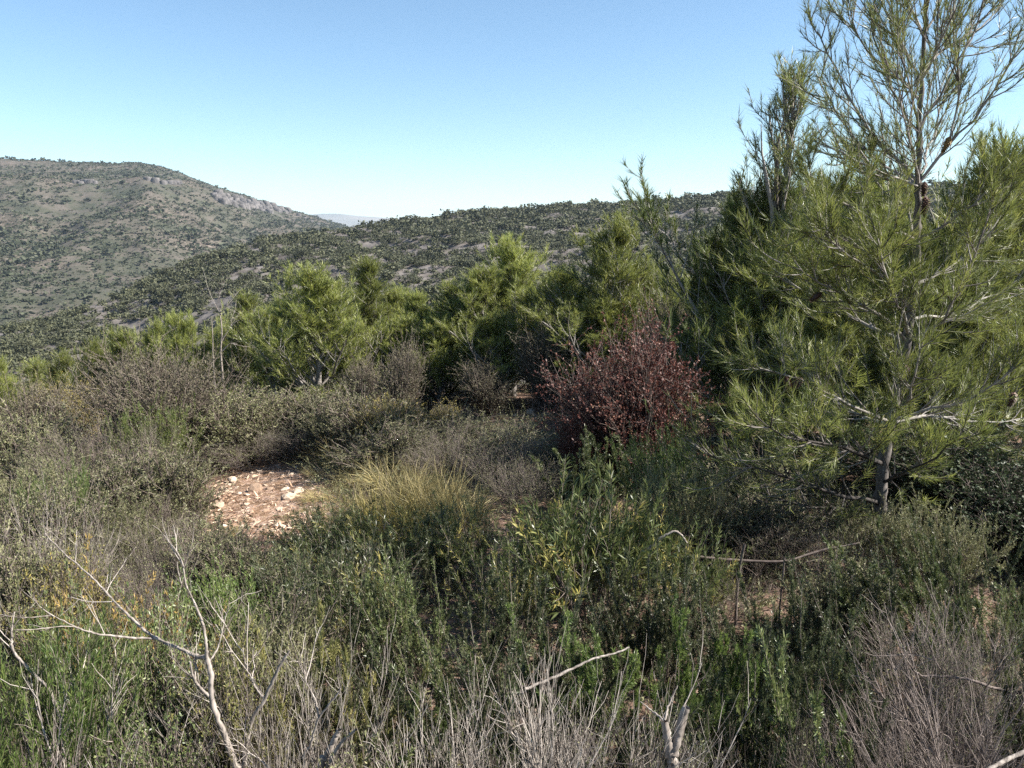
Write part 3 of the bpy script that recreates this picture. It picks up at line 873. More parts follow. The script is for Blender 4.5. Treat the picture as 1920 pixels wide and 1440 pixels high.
# ------------------------------------------------------------------ the kinds
PINE_A = pine(2.3, .80, 13, 5, 46000, mat='pine_young', asc=.75, NW=.0048, shape=.85)
PINE_B = pine(2.5, .60, 14, 5, 38000, mat='pine_young', asc=.8, NW=.0048, shape=.95)
PINE_C = pine(2.1, .92, 12, 5, 48000, mat='pine_young', asc=.72, NW=.0048, shape=.65)
PINE_D = pine(2.2, .70, 12, 5, 40000, mat='pine_young', asc=.8, NW=.0048, seed_bend=.1)
PINE_THIN = pine(3.4, .95, 11, 4, 10000, NW=.0036, low=.3, sec=5, ter=2, shape=.6, asc=1.0)
ROS = [rosemary('rosemary'), rosemary('rosemary', 18, .8, 20000, ang=.6), rosemary('rosemary', 30, .6, 28000, ang=.95)]
ROSY = rosemary('rosemary_yellow', 24, .7, 25000)
ROSF = rosemary('rosemary_fresh', 30, .6, 30000, LL=.028, LW=.0046, ang=.8)
NAR = [narrow_shrub(), narrow_shrub(28, .9, 8500, .050, .0066)]
SCR = [crown_bush('scrub', .75, .95, 300, 26000, .019, .0065, 'twig', .12, 13), crown_bush('scrub', .65, 1.0, 300, 27000, .016, .0065, 'twig', .1, 10), scrub(n=30, leaves=21000, LL=.025, LW=.0056, ang=.85)]
SCRY = crown_bush('scrub_yellow', .7, .9, 260, 21000, .018, .006, 'twig', .12, 11)
OAK = [crown_bush('oak', 1.6, 2.2, 520, 42000, .021, .013), crown_bush('oak', 1.4, 1.2, 320, 22000, .021, .013)]
MAST = crown_bush('mastic', 1.2, 1.5, 360, 26000, .03, .014, 'twig_dark')
RED = crown_bush('red', 1.5, 1.5, 620, 62000, .020, .0115, 'twig_dark', .1, 14)
MAUVE = [dead_bush('twig_mauve', 40, .7, (9, 5), .0035, 1.0, .3, ('scrub', 9000)), dead_bush('twig_mauve', 34, .6, (9, 6), .003, .9, .35, ('scrub', 4500))]
DEAD = [dead_bush('deadwood', 18, .7, (9, 5), .0050, 1.05, .05), dead_bush('deadwood', 16, .6, (10, 6), .0055, 1.4, -.25)]
TUFT = spray_tuft()
GRS = [grass(), grass(560, .28, .0048)]
BROWN = [dead_bush('twig', 26, .55, (8, 5), .0028, 1.15, -.1, ('oak', 900))]

P_ = 'young pines in a row behind the clearing'
K = 'tree'
plant('pine_tree', PINE_A, 602, 11.5, 503, 190, 'full bright green young pine, broadest at left of centre, its left side dark', K, P_, 2.0)
plant('pine_tree', PINE_B, 678, 13.2, 488, 120, 'slim young pine just right of the broad bright pine, its top split in two spires', K, P_)
plant('pine_tree', PINE_D, 735, 13.6, 540, 110, 'short dull green pine between the split topped pine and the yellowish pair', K, P_)
plant('pine_tree', PINE_B, 458, 14, 553, 100, 'narrow dark young pine right beside the bare white snag', K, P_)
plant('pine_tree', PINE_C, 520, 13.4, 575, 120, 'low bushy dark green pine tucked against the left of the broad bright pine', K, P_)
plant('pine_tree', PINE_D, 408, 15.5, 618, 110, 'yellow green pine crown standing behind the bare white snag', K, P_)
plant('pine_tree', PINE_C, 352, 17, 588, 110, 'pine with rounded yellow green top above the big brown thicket', K, P_)
plant('pine_tree', PINE_A, 300, 18, 604, 90, 'small pine with pale top on the descending row, left of the rounded pine', K, P_)
plant('pine_tree', PINE_D, 248, 18.5, 622, 100, 'small shaded pine midway down the descending row at left', K, P_)
plant('pine_tree', PINE_C, 190, 19, 642, 100, 'squat green pine low on the descending row, above the grey bushes', K, P_)
plant('pine_tree', PINE_A, 125, 20, 664, 100, 'yellow green little pine near the lower end of the descending row', K, P_)
plant('pine_tree', PINE_B, 68, 21, 682, 90, 'little pine at the lower end of the descending row', K, P_)
plant('pine_tree', PINE_C, 5, 16, 676, 90, 'yellowish pine crown cut by the left picture edge', K, P_)
plant('pine_tree', PINE_D, 790, 12.8, 548, 95, 'left one of the yellowish pair of slim pines at the middle', K, P_)
plant('pine_tree', PINE_B, 846, 12.4, 532, 95, 'right one of the yellowish pair of slim pines, with a thin visible trunk', K, P_)
plant('pine_tree', PINE_A, 962, 12.3, 448, 170, 'tall pine with pointed top near the middle, its right flank bright', K, P_, 1.2)
plant('pine_tree', PINE_D, 905, 12.0, 500, 130, 'pale olive pine leaning against the left of the pointed middle pine', K, P_)
plant('pine_tree', PINE_C, 925, 11.2, 585, 140, 'low pale olive pine in front of the pointed middle pine', K, P_)
plant('pine_tree', PINE_A, 1150, 11, 410, 200, 'tallest pine of the row, its spire breaking the skyline of the hill', K, P_, 4.0)
plant('pine_tree', PINE_D, 1066, 11.6, 505, 150, 'bushy blue green pine on the shaded left side of the tallest row pine', K, P_)
plant('pine_tree', PINE_C, 1222, 11.4, 500, 150, 'bright pine billowing on the right side of the tallest row pine', K, P_)
plant('pine_tree', PINE_B, 1290, 12.5, 520, 120, 'dark pine in the gap between the row and the large right hand pines', K, P_)
plant('pine_tree', PINE_THIN, 1478, 8.0, 95, 190, 'loose feathery pine behind the nearest tree, with pale spiky upper shoots against the sky', K, None, .6)
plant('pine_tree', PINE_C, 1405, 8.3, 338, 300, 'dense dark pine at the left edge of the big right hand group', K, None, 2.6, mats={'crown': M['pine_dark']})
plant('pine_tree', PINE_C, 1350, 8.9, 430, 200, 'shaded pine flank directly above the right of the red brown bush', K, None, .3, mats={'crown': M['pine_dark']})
plant('pine_tree', PINE_C, 1850, 7.2, 255, 330, 'bright yellow green pine filling the right picture edge behind the nearest trunk', K, None, 1.0)
plant('pine_tree', PINE_D, 1600, 8.6, 330, 280, 'green pine filling the gap low behind the nearest trunk', K, None, 5.0)
plant('pine_tree', PINE_B, 1960, 8.6, 300, 200, 'pine crown at the far right, mostly outside the picture', K, None, 5.5)

# bushes of the middle distance
for u, Y, v, w, pr, lab in [(640, 12.4, 560, 120, PINE_D, 'bright pine filling the space right behind the broad bright pine'), (560, 14.6, 560, 110, PINE_C, 'dim pine peeping out behind the left of the broad bright pine'),
        (755, 12.0, 590, 120, PINE_C, 'low bright pine left of the yellowish slim pair'), (820, 11.8, 590, 110, PINE_A, 'short olive pine between the yellowish slim pair, nearer'), (880, 13.4, 545, 110, PINE_B, 'green pine behind and right of the yellowish slim pair'),
        (1015, 13.0, 535, 120, PINE_D, 'dull pine between the pointed pine and the blue green one'), (1130, 10.4, 560, 200, PINE_C, 'low bright pine in front of the tallest row pine, above the red bush'), (1255, 10.6, 560, 150, PINE_A, 'olive pine lobe right above the red bush'), (1450, 7.9, 440, 290, PINE_A, 'green pine directly left of the nearest tree, in its shade'),
        (1690, 7.6, 420, 220, PINE_C, 'bright pine behind the middle of the nearest trunk'), (1560, 6.9, 560, 230, PINE_D, 'low pine behind the lower left limbs of the nearest tree'), (1800, 6.6, 520, 240, PINE_A, 'yellow green pine behind the lower right limbs of the nearest tree')]:
    plant('pine_tree', pr, u, Y, v, w, lab, K, P_ if u < 1300 else None)
B_ = 'bush'
plant('bush', OAK[0], 325, 9.6, 652, 225, 'big grey brown thicket of tiny leaves, left of the middle', B_)
plant('bush', OAK[1], 752, 10.2, 636, 80, 'pinkish brown small leaved bush under the split topped pine', B_)
plant('bush', OAK[1], 690, 10.6, 668, 70, 'grey small leaved bush at the foot of the broad bright pine', B_)
plant('bush', OAK[1], 1028, 10.6, 606, 95, 'dark grey twiggy bush between the pointed pine and the tallest row pine', B_)
plant('bush', OAK[1], 920, 10.4, 672, 85, 'pale grey thin bush in front of the low olive pine', B_)
plant('bush', OAK[0], 1290, 9.6, 556, 110, 'dark grey small leaved bush between the red bush and the right hand pines', B_)
plant('bush', RED, 1185, 6.9, 622, 205, 'large bush of dry red brown leaves', B_)
plant('bush', RED, 1090, 6.8, 765, 65, 'small red brown sprig clump at the left foot of the large red bush', B_)
plant('bush', OAK[1], 60, 12.5, 720, 110, 'dull olive bush with a forked dark stem near the left edge', B_)
plant('bush', OAK[0], 150, 13.5, 716, 120, 'pale brownish bush with yellow tips above the mauve twigs', B_, None, None, (0, 0), {'foliage': M['scrub_yellow']})
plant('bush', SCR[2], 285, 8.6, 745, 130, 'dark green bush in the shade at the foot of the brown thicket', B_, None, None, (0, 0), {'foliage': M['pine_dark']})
plant('bush', MAST, 1830, 5.4, 800, 330, 'black green leafy bush in shade behind the rosemary at right', B_)
plant('bush', MAST, 1930, 4.9, 870, 240, 'black green bush at the right picture edge', B_)
plant('bush', MAST, 1745, 6.2, 860, 200, 'dark bush directly right of the nearest trunk', B_)

S_ = 'shrub'
G = 'low scrub around the stony clearing'
plant('shrub', SCR[0], 430, 9.7, 735, 150, 'grey green shrub right of the brown thicket', S_, G)
plant('shrub', SCR[1], 520, 10.0, 728, 150, 'olive grey shrub below the low bushy dark pine', S_, G)
plant('shrub', SCR[0], 600, 9.9, 726, 150, 'rounded grey green shrub below the broad bright pine', S_, G)
plant('shrub', SCR[1], 680, 9.0, 738, 150, 'soft green shrub under the grey small leaved bush', S_, G)
plant('shrub', SCRY, 735, 8.7, 745, 110, 'yellow tinged shrub below the pinkish brown bush', S_, G)
plant('shrub', SCRY, 828, 8.9, 752, 80, 'bright yellow arching shrub left of the back stone patch', S_, G)
plant('shrub', SCR[2], 640, 9.2, 778, 160, 'green grey shrub in the middle of the scrub band behind the clearing', S_, G)
plant('shrub', SCR[0], 745, 7.9, 785, 150, 'grey green shrub at the right of the scrub band behind the clearing', S_, G)
plant('dead_shrub', MAUVE[0], 165, 8.2, 788, 170, 'pale mauve leafless twig shrub with upright white stems, far left', S_, G)
plant('dead_shrub', MAUVE[1], 262, 8.0, 800, 130, 'mauve twig shrub in front of the dark green shaded bush', S_, G)
plant('dead_shrub', MAUVE[0], 470, 9.3, 800, 170, 'mauve brown twig shrub at the back left rim of the clearing', S_, G)
plant('dead_shrub', MAUVE[1], 560, 9.4, 790, 140, 'dark mauve twig shrub at the back rim of the clearing', S_, G)
plant('dead_shrub', MAUVE[0], 835, 7.4, 800, 150, 'mauve twig shrub between the straw grass and the back stone patch', S_, G)
plant('dead_shrub', MAUVE[1], 930, 6.8, 800, 160, 'dark mauve twig shrub right of the straw grass', S_, G)
plant('dead_shrub', MAUVE[0], 985, 6.2, 850, 150, 'dark twiggy shrub in front of the red bush', S_, G)
plant('shrub', SCR[1], 40, 9.5, 775, 160, 'pale olive shrub at the left edge, below the forked bush', S_, G)
plant('shrub', SCR[0], 105, 8.6, 800, 140, 'olive shrub left of the pale mauve twigs', S_, G)
plant('shrub', SCR[2], 60, 7.0, 850, 190, 'blue green dense shrub at the left edge, mid height', S_, G)
plant('shrub', SCR[1], 225, 6.9, 860, 170, 'olive shrub in front of the pale mauve twigs', S_, G)
plant('shrub', SCR[0], 320, 6.9, 840, 170, 'upright grey green shrub left of the clearing', S_, G)
plant('shrub', SCR[2], 345, 7.2, 845, 120, 'thin grey shrub touching the left rim of the clearing', S_, G)
plant('shrub', TUFT, 118, 6.2, 880, 130, 'fresh green tuft among the grey left hand shrubs', S_, G)
plant('shrub', SCR[1], 30, 5.6, 930, 190, 'grey green shrub at the left edge below the blue green one', S_, G)
plant('shrub', SCR[0], 140, 5.5, 925, 180, 'grey shrub below the fresh green tuft', S_, G)
plant('shrub', SCR[2], 235, 5.7, 935, 140, 'dull green shrub left of the tangled dry twigs', S_, G)
plant('dead_shrub', BROWN[0], 290, 6.2, 925, 170, 'dark tangled dry twigs left of the clearing', S_, G)
plant('dead_shrub', MAUVE[1], 300, 5.2, 975, 150, 'pale dry twigs in front of the tangled dark ones', S_, G)
plant('shrub', SCR[0], 395, 5.0, 975, 140, 'grey green shrub in front of the clearing on its left', S_, G)
plant('shrub', SCR[1], 455, 4.7, 1020, 140, 'small leaved grey shrub directly below the clearing', S_, G)

# grass and narrow leaved shrubs at the centre
for k, (u, Y, v, w, lab) in enumerate([
        (625, 8.9, 822, 90, 'yellow grass tuft on the back right rim of the clearing'), (660, 8.6, 818, 100, 'yellow grass tuft behind the straw slope, second from the clearing'),
        (710, 8.3, 815, 110, 'yellow grass tuft behind the straw slope, below the yellow tinged shrub'), (775, 7.9, 822, 110, 'yellow grass tuft at the top right of the straw slope'),
        (690, 7.6, 862, 100, 'straw coloured tuft close right of the clearing stones'), (740, 7.2, 858, 120, 'straw coloured tuft in the middle of the dry slope'),
        (760, 6.5, 855, 120, 'straw coloured tuft right on the dry slope'), (820, 6.3, 860, 110, 'brownish dry tuft beside the dark mauve shrub'),
        (690, 6.0, 915, 120, 'dry tuft low on the slope above the dark green shrubs'), (730, 5.9, 905, 130, 'dry tuft low in the middle, above the narrow leaved shrub'),
        (800, 5.7, 915, 130, 'dull dry tuft right of the low middle one'), (870, 5.8, 880, 100, 'greyish dry tuft left of the dark twigs')]):
    plant('grass_tuft', GRS[k % 2], u, Y, v, w * 1.25, lab, 'grass', 'dry grass tufts on the slope right of the clearing', mats={'blades': M['scrub_yellow']} if k in (9, 10) else None)
for k, (u, Y, v, w, lab) in enumerate([(600, 8.3, 872, 70, 'low straw tuft on the reddish earth above the largest pale block'), (735, 8.0, 868, 80, 'low straw tuft high on the dry slope left of the mauve twigs'), (800, 6.9, 880, 80, 'low straw tuft on the dry slope under the mauve twigs'), (700, 6.6, 905, 80, 'low pale tuft in the very middle of the dry slope'),
        (780, 6.2, 925, 80, 'low pale tuft toward the foot of the dry slope'), (850, 6.3, 905, 80, 'low pale tuft at the right foot of the dry slope'), (655, 7.7, 872, 70, 'low straw tuft just behind the pale one beside the clearing'), (640, 7.2, 905, 120, 'pale straw tuft between the clearing and the dry slope'), (650, 6.7, 930, 110, 'pale straw tuft above the dense narrow leaved shrub'), (600, 7.3, 935, 90, 'dry tuft on the front right edge of the clearing'), (560, 6.7, 985, 80, 'small dry tuft at the front edge of the clearing'), (455, 6.6, 985, 70, 'dry tuft at the front left edge of the clearing'), (618, 8.0, 890, 90, 'straw tuft on the right rim of the clearing stones')]):
    plant('grass_tuft', GRS[1], u, Y, v, w, lab, 'grass', 'dry grass tufts on the slope right of the clearing')
plant('shrub', NAR[1], 610, 5.2, 950, 150, 'narrow leaved green shrub below the right rim of the clearing', S_)
plant('shrub', NAR[1], 640, 4.8, 940, 180, 'dense narrow leaved shrub at the foot of the straw slope', S_)
plant('shrub', NAR[1], 740, 4.7, 955, 170, 'olive narrow leaved shrub in the middle of the picture', S_)
plant('shrub', NAR[1], 565, 4.2, 1020, 190, 'dark green narrow leaved shrub left of the middle', S_, mats={'foliage': M['rosemary_shaded']})
plant('shrub', NAR[1], 660, 4.1, 1010, 200, 'shaded narrow leaved shrub in front of the dense one', S_, mats={'foliage': M['rosemary_shaded']})
plant('shrub', NAR[0], 1110, 4.0, 885, 260, 'tall shrub with long narrow leaves, many of them yellow', S_)
plant('shrub', NAR[0], 1020, 4.3, 905, 200, 'narrow leaved shrub with pale tips left of the tall yellow leaved one', S_)
plant('shrub', NAR[0], 1190, 4.3, 900, 160, 'sparse narrow leaved shrub right of the tall yellow leaved one', S_)
plant('shrub', NAR[1], 870, 4.7, 935, 170, 'dark thin stemmed shrub at the centre', S_)
plant('rosemary_bush', ROS[1], 820, 4.4, 960, 130, 'dark green rosemary standing in shade at the centre', S_, mats={'foliage': M['rosemary_shaded']})
plant('rosemary_bush', ROS[1], 1160, 6.0, 800, 170, 'grey rosemary with upright spikes in front of the red bush', S_)
plant('rosemary_bush', ROS[1], 1090, 6.1, 820, 140, 'mauve grey rosemary spikes left in front of the red bush', S_)
plant('shrub', SCR[2], 1265, 5.3, 790, 150, 'green spiky shrub at the right foot of the red bush', S_, None, None, (0, 0), {'foliage': M['rosemary_fresh']})
plant('shrub', SCR[2], 1290, 4.7, 850, 170, 'grey green shrub under the low left limb of the nearest pine', S_)
plant('shrub', SCR[0], 1400, 5.6, 850, 190, 'thin olive shrub beneath the nearest pine', S_)
plant('dead_shrub', BROWN[0], 1430, 4.6, 960, 240, 'brown tangle of dry twigs under the nearest pine', S_)
plant('dead_shrub', BROWN[0], 1560, 4.4, 985, 200, 'dry brown twigs left of the nearest trunk', S_)
plant('dead_shrub', BROWN[0], 1350, 3.8, 1060, 200, 'dry brown twigs over bare red earth', S_)
plant('shrub', NAR[0], 1290, 3.9, 985, 150, 'thin dark shrub with a few yellow leaves left of the dry brown twigs', S_)

# rosemary of the foreground
R_ = 'rosemary bushes of the foreground'
RB = 'rosemary_bush'
plant(RB, ROS[0], 785, 3.4, 1040, 130, 'rosemary leaning left with pale tips, beside the black shaded hollow', S_, R_, None, (0, -.22))
plant(RB, ROS[1], 1240, 3.3, 1010, 150, 'shaded rosemary right of the yellow leaved shrub', S_, R_, mats={'foliage': M['rosemary_shaded']})
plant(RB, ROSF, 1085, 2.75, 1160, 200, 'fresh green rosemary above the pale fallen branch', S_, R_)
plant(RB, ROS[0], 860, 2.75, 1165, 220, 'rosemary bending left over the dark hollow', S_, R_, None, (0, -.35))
plant(RB, ROS[0], 745, 2.7, 1190, 150, 'rosemary with tan tips left of the bending one', S_, R_, mats={'foliage': M['rosemary_shaded']})
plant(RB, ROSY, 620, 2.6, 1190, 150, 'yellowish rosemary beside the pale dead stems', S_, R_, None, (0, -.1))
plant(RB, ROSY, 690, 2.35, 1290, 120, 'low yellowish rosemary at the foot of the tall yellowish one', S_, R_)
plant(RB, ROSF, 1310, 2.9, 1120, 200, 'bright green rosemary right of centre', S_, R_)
plant(RB, ROS[0], 1390, 2.7, 1170, 180, 'grey green rosemary right of the bright green one', S_, R_, mats={'foliage': M['rosemary_shaded']})
plant(RB, ROS[2], 1330, 2.3, 1290, 200, 'low rosemary right of the sawn stump', S_, R_, mats={'foliage': M['rosemary_shaded']})
plant(RB, ROS[2], 1440, 2.25, 1310, 180, 'low grey rosemary at the bottom, right of the stump', S_, R_, mats={'foliage': M['rosemary_shaded']})
plant(RB, ROS[0], 1620, 3.4, 1030, 180, 'rosemary below the nearest trunk', S_, R_, None, (0, -.2), mats={'foliage': M['rosemary_shaded']})
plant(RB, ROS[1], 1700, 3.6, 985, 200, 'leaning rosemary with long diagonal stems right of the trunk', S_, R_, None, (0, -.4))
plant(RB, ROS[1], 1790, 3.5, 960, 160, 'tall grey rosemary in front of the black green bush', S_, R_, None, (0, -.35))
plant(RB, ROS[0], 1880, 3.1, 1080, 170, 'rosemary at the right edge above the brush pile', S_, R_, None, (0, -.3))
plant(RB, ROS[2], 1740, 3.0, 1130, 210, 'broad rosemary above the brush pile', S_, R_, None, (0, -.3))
plant(RB, ROS[0], 1570, 2.8, 1140, 190, 'dense rosemary left of the broad one, above the dark gap', S_, R_, mats={'foliage': M['rosemary_shaded']})
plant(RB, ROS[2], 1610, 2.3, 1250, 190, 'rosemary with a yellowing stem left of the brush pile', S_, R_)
plant(RB, ROS[2], 1520, 2.35, 1300, 150, 'dark low rosemary in the bottom right shade', S_, R_, mats={'foliage': M['rosemary_shaded']})
plant(RB, ROS[1], 930, 3.3, 1080, 170, 'dark rosemary behind the black shaded hollow', S_, R_, mats={'foliage': M['rosemary_shaded']})
plant(RB, ROS[0], 1030, 3.2, 1090, 150, 'dim rosemary at the base of the yellow leaved shrub', S_, R_, mats={'foliage': M['rosemary_shaded']})
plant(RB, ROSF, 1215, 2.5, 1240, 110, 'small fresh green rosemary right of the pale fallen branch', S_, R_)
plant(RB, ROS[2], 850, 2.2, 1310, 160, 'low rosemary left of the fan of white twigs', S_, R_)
plant(RB, ROS[2], 960, 2.5, 1260, 150, 'low rosemary behind the fan of white twigs', S_, R_, mats={'foliage': M['rosemary_shaded']})
plant(RB, ROS[1], 690, 3.3, 1090, 170, 'shaded rosemary left of the leaning pale tipped one', S_, R_, mats={'foliage': M['rosemary_shaded']})
plant(RB, ROS[0], 580, 3.4, 1080, 160, 'dark rosemary below the narrow leaved shrubs', S_, R_, mats={'foliage': M['rosemary_shaded']})

# left foreground
plant('shrub', TUFT, 35, 2.25, 1215, 200, 'vivid green tuft in the bottom left corner', S_)
plant('shrub', TUFT, 60, 2.7, 1130, 170, 'olive green soft tuft above the vivid corner tuft', S_, None, None, (0, 0), {'foliage': M['rosemary']})
plant('shrub', SCR[2], 190, 2.7, 1140, 220, 'olive broom shrub under the grey branch of the dead tree', S_, None, None, (0, 0), {'foliage': M['rosemary']})
plant('shrub', SCR[0], 290, 2.6, 1185, 180, 'olive shrub left of the dead grey stem', S_, None, None, (0, 0), {'foliage': M['rosemary']})
plant('shrub', scrub('orange', 20, .5, 7000, ang=1.25), 205, 3.2, 1095, 140, 'yellow orange sprigged shrub above the grey branch', S_, None, None, (0, 0), {'foliage': M['orange']})
plant('shrub', SCRY, 120, 3.6, 1050, 150, 'dull shrub with a yellow cast left of the orange sprigs', S_)
plant('shrub', SCR[2], 420, 3.5, 1060, 170, 'sunlit yellow green shrub below the clearing', S_, None, None, (0, 0), {'foliage': M['rosemary_fresh']})
plant('shrub', SCR[1], 40, 4.2, 1010, 180, 'hazy grey shrub at the left edge below the middle', S_)
plant('dead_shrub', MAUVE[0], 170, 4.2, 1010, 190, 'pale grey leafless twigs above the orange sprigs', S_)
plant('dead_shrub', MAUVE[1], 320, 4.0, 1000, 180, 'leaning pale dry stems below the left rim of the clearing', S_, None, None, (0, -.3))
plant('dead_shrub', DEAD[0], 90, 4.8, 935, 110, 'tall thin whitened twigs standing at the left', S_)
plant('shrub', SCR[0], 430, 2.55, 1200, 130, 'pale olive shrub right of the dead grey stem', S_, None, None, (0, 0), {'foliage': M['rosemary_yellow']})
plant('shrub', SCR[0], 330, 2.2, 1300, 170, 'olive shrub at the bottom in front of the dead grey stem', S_, None, None, (0, 0), {'foliage': M['rosemary']})
plant('dead_shrub', DEAD[0], 590, 2.2, 1250, 210, 'spreading pale dead stems at the bottom, left of the yellowish rosemary', S_)
plant('dead_shrub', DEAD[0], 500, 2.5, 1215, 170, 'thin grey dead twigs between the dead stem and the yellowish rosemary', S_)
plant('dead_shrub', DEAD[0], 1000, 2.0, 1255, 330, 'wide fan of whitened twigs at the bottom middle', S_)
plant('dead_shrub', DEAD[1], 1110, 2.1, 1300, 220, 'whitened twigs right of the wide fan', S_)
plant('dead_shrub', DEAD[1], 800, 2.0, 1370, 220, 'low grey twigs along the bottom edge left of the wide fan', S_)
plant('dead_shrub', DEAD[1], 180, 2.1, 1330, 240, 'pale tangled dead twigs at the bottom left', S_)
plant('dead_shrub', DEAD[1], 1220, 2.0, 1350, 170, 'dead twigs behind the sawn stump', S_)
plant('dead_shrub', DEAD[1], 1780, 2.5, 1190, 330, 'heap of cut grey brush at the right', S_, None, None, (0, 0), {'woody_stem': M['twig_mauve']})
plant('dead_shrub', DEAD[1], 1890, 2.3, 1190, 260, 'grey brush at the right edge beyond the heap', S_, None, None, (0, 0), {'woody_stem': M['twig_mauve']})
plant('dead_shrub', DEAD[0], 1840, 2.0, 1280, 300, 'brush of thin leaning stems in the bottom right corner', S_, None, None, (0, -.5), {'woody_stem': M['twig_mauve']})
plant('dead_shrub', BROWN[0], 1690, 2.1, 1320, 240, 'dark brown litter of twigs left of the corner brush', S_)
plant('dead_shrub', BROWN[0], 1480, 2.1, 1375, 220, 'low brown twigs along the bottom edge under the rosemary', S_)
for u, Y, v, w, pr, lab in [(1180, 3.5, 1060, 150, ROS[2], 'low dark rosemary under the yellow leaved shrub'), (1290, 3.35, 1085, 170, ROS[0], 'dark rosemary on the bare earth behind the bright green one'), (1440, 3.0, 1140, 170, ROS[2], 'dark rosemary between the grey green one and the upright sticks'), (1500, 2.6, 1200, 170, ROS[0], 'dark rosemary in the gap left of the dense one'),
        (1030, 2.7, 1200, 150, ROS[2], 'dark low rosemary behind the pale fallen branch'), (940, 2.9, 1150, 150, ROS[0], 'dark rosemary at the rim of the black hollow'), (1150, 2.35, 1290, 150, ROS[2], 'low dark rosemary right of the white twig fan'), (1470, 3.3, 1090, 190, ROS[2], 'dim rosemary on the red earth behind the grey green one'), (1860, 3.7, 1000, 200, ROS[2], 'dull rosemary at the right edge under the black green bush'), (1930, 2.7, 1150, 200, ROS[2], 'rosemary cut by the right picture edge, mid height'),
        (1540, 3.8, 1000, 150, SCR[0], 'grey shrub in the shade left of the nearest trunk base'), (1640, 4.6, 930, 160, SCR[2], 'dark small shrub around the foot of the nearest trunk'), (1760, 4.4, 930, 170, SCR[2], 'green shrub right of the foot of the nearest trunk'),
        (930, 2.4, 1210, 170, ROS[0], 'rosemary in the bottom middle left of the pale fallen branch'), (1160, 3.0, 1110, 150, ROS[0], 'rosemary between the fresh green and the bright green ones'), (960, 3.8, 1000, 170, NAR[1], 'dark narrow leaved shrub in the middle below the pale tipped one'),
        (1420, 4.9, 930, 200, SCR[1], 'thin grey shrub under the low bare limbs of the nearest pine'), (940, 7.6, 800, 150, SCR[1], 'grey green shrub in front of the back stony patch'), (1060, 7.0, 815, 130, SCR[0], 'grey shrub at the left foot of the red bush'), (870, 8.1, 775, 120, SCR[0], 'grey shrub left in front of the back stony patch'),
        (500, 3.2, 1110, 190, SCR[1], 'grey green mound below the narrow leaved shrubs'), (700, 3.7, 1050, 190, NAR[1], 'dark leafy mound left of the leaning rosemary'), (540, 2.8, 1170, 160, SCR[2], 'dark fine leaved shrub behind the pale dead stems')]:
    plant('rosemary_bush' if pr in ROS else 'shrub', pr, u, Y, v, w, lab, S_, mats={'foliage': M['rosemary_shaded']} if pr in ROS else None)
for k, (u, Y, v, w, lab) in enumerate([(700, 2.3, 1340, 200, 'grey twig tangle at the bottom below the low yellowish rosemary'), (900, 1.9, 1365, 240, 'pale twig tangle at the bottom edge, left half of the fan'), (1080, 1.85, 1350, 260, 'pale twig tangle at the bottom edge, right half of the fan'),
        (1330, 1.9, 1380, 220, 'grey twigs at the bottom edge right of the stump'), (1560, 2.0, 1400, 260, 'grey twigs at the bottom under the yellow stemmed rosemary'), (1740, 2.3, 1290, 280, 'mauve grey brush in front of the broad rosemary'), (1850, 2.7, 1150, 280, 'grey brush high on the heap at the right'),
        (430, 2.0, 1390, 220, 'pale twigs around the foot of the dead grey stem'), (60, 2.0, 1410, 200, 'grey twigs under the vivid corner tuft'), (1650, 2.6, 1180, 220, 'thin grey twigs mixed with the leaning rosemary')]):
    plant('dead_shrub', DEAD[k % 2] if k % 3 else MAUVE[1], u, Y, v, w, lab, S_, None, None, (rng.normal(0, .35), rng.normal(-.1, .4)), {'woody_stem': M['twig_mauve']} if k > 2 else None)
plant('shrub', SCR[1], 720, 2.0, 1360, 130, 'small grey plant at the bottom edge below the yellowish rosemary', S_)


for k in range(22):
    u_, Y_ = [(-1, 1), (1, 1)][k % 3 == 2][0], rng.uniform(2.2, 11)
    X_ = u_ * (Y_ * .70 + rng.uniform(.15, 2.2)); p_ = [SCR[0], SCR[1], ROS[0], MAUVE[0], NAR[1]][k % 5]
    put('shrub' if k % 5 != 2 else 'rosemary_bush', p_, 'grey green scrub growing beyond the picture edge', 'shrub', (X_, Y_, float(ground_z(X_, Y_)) - .03), rng.uniform(.8, 1.3), rng.uniform(.8, 1.3), rng.random() * 6.28, 'scrub beyond the picture edges')

# ------------------------------------------------------------------ dead stems, snag, sticks
def stem_thing(name, label, cat, Y, limbs, mat, twigs=0, tl=.2):
    """limbs: (points in the photo with depth offsets, start radius, end radius, part name); the first is the thing's own stem"""
    p0 = at(limbs[0][0][0][0], limbs[0][0][0][1], Y + (limbs[0][0][0][2] if len(limbs[0][0][0]) > 2 else 0))
    g = float(ground_z(p0[0], p0[1])); base = np.array([p0[0], p0[1], min(g, p0[2]) - .03])
    e = link(name, None); e.location = base; e.empty_display_size = .1; tag(e, label, cat)
    for k, (pts, r0, r1, part) in enumerate(limbs):
        P = np.array([at(q[0], q[1], Y + (q[2] if len(q) > 2 else 0)) - base for q in pts])
        if k == 0 and p0[2] > g and part == 'trunk': P = np.concatenate([[[0, 0, 0]], P])
        mb = MB(); out = polytube(mb, P, r0 * .78, r1 * .75, 8, 8, .45, .0009)
        if twigs and part == 'branch':
            L_ = resample(out, 9)[None]
            B, t = shoots(L_, twigs, .3, 1, .6, lambda t, i: tl * (1 + .5 * rng.uniform(-1, 1, len(t))), 5, .25, .12); tubes(mb, B, .0019, .0009, 4)
            C, t = shoots(B, 4, .2, 1, .6, lambda t, i: tl * .45 * (1 + .5 * rng.uniform(-1, 1, len(t))), 4, .2, .14); tubes(mb, C, .0010, .0006, 3)
        link(part, mb.mesh(part, M[mat], True), e)
    return e


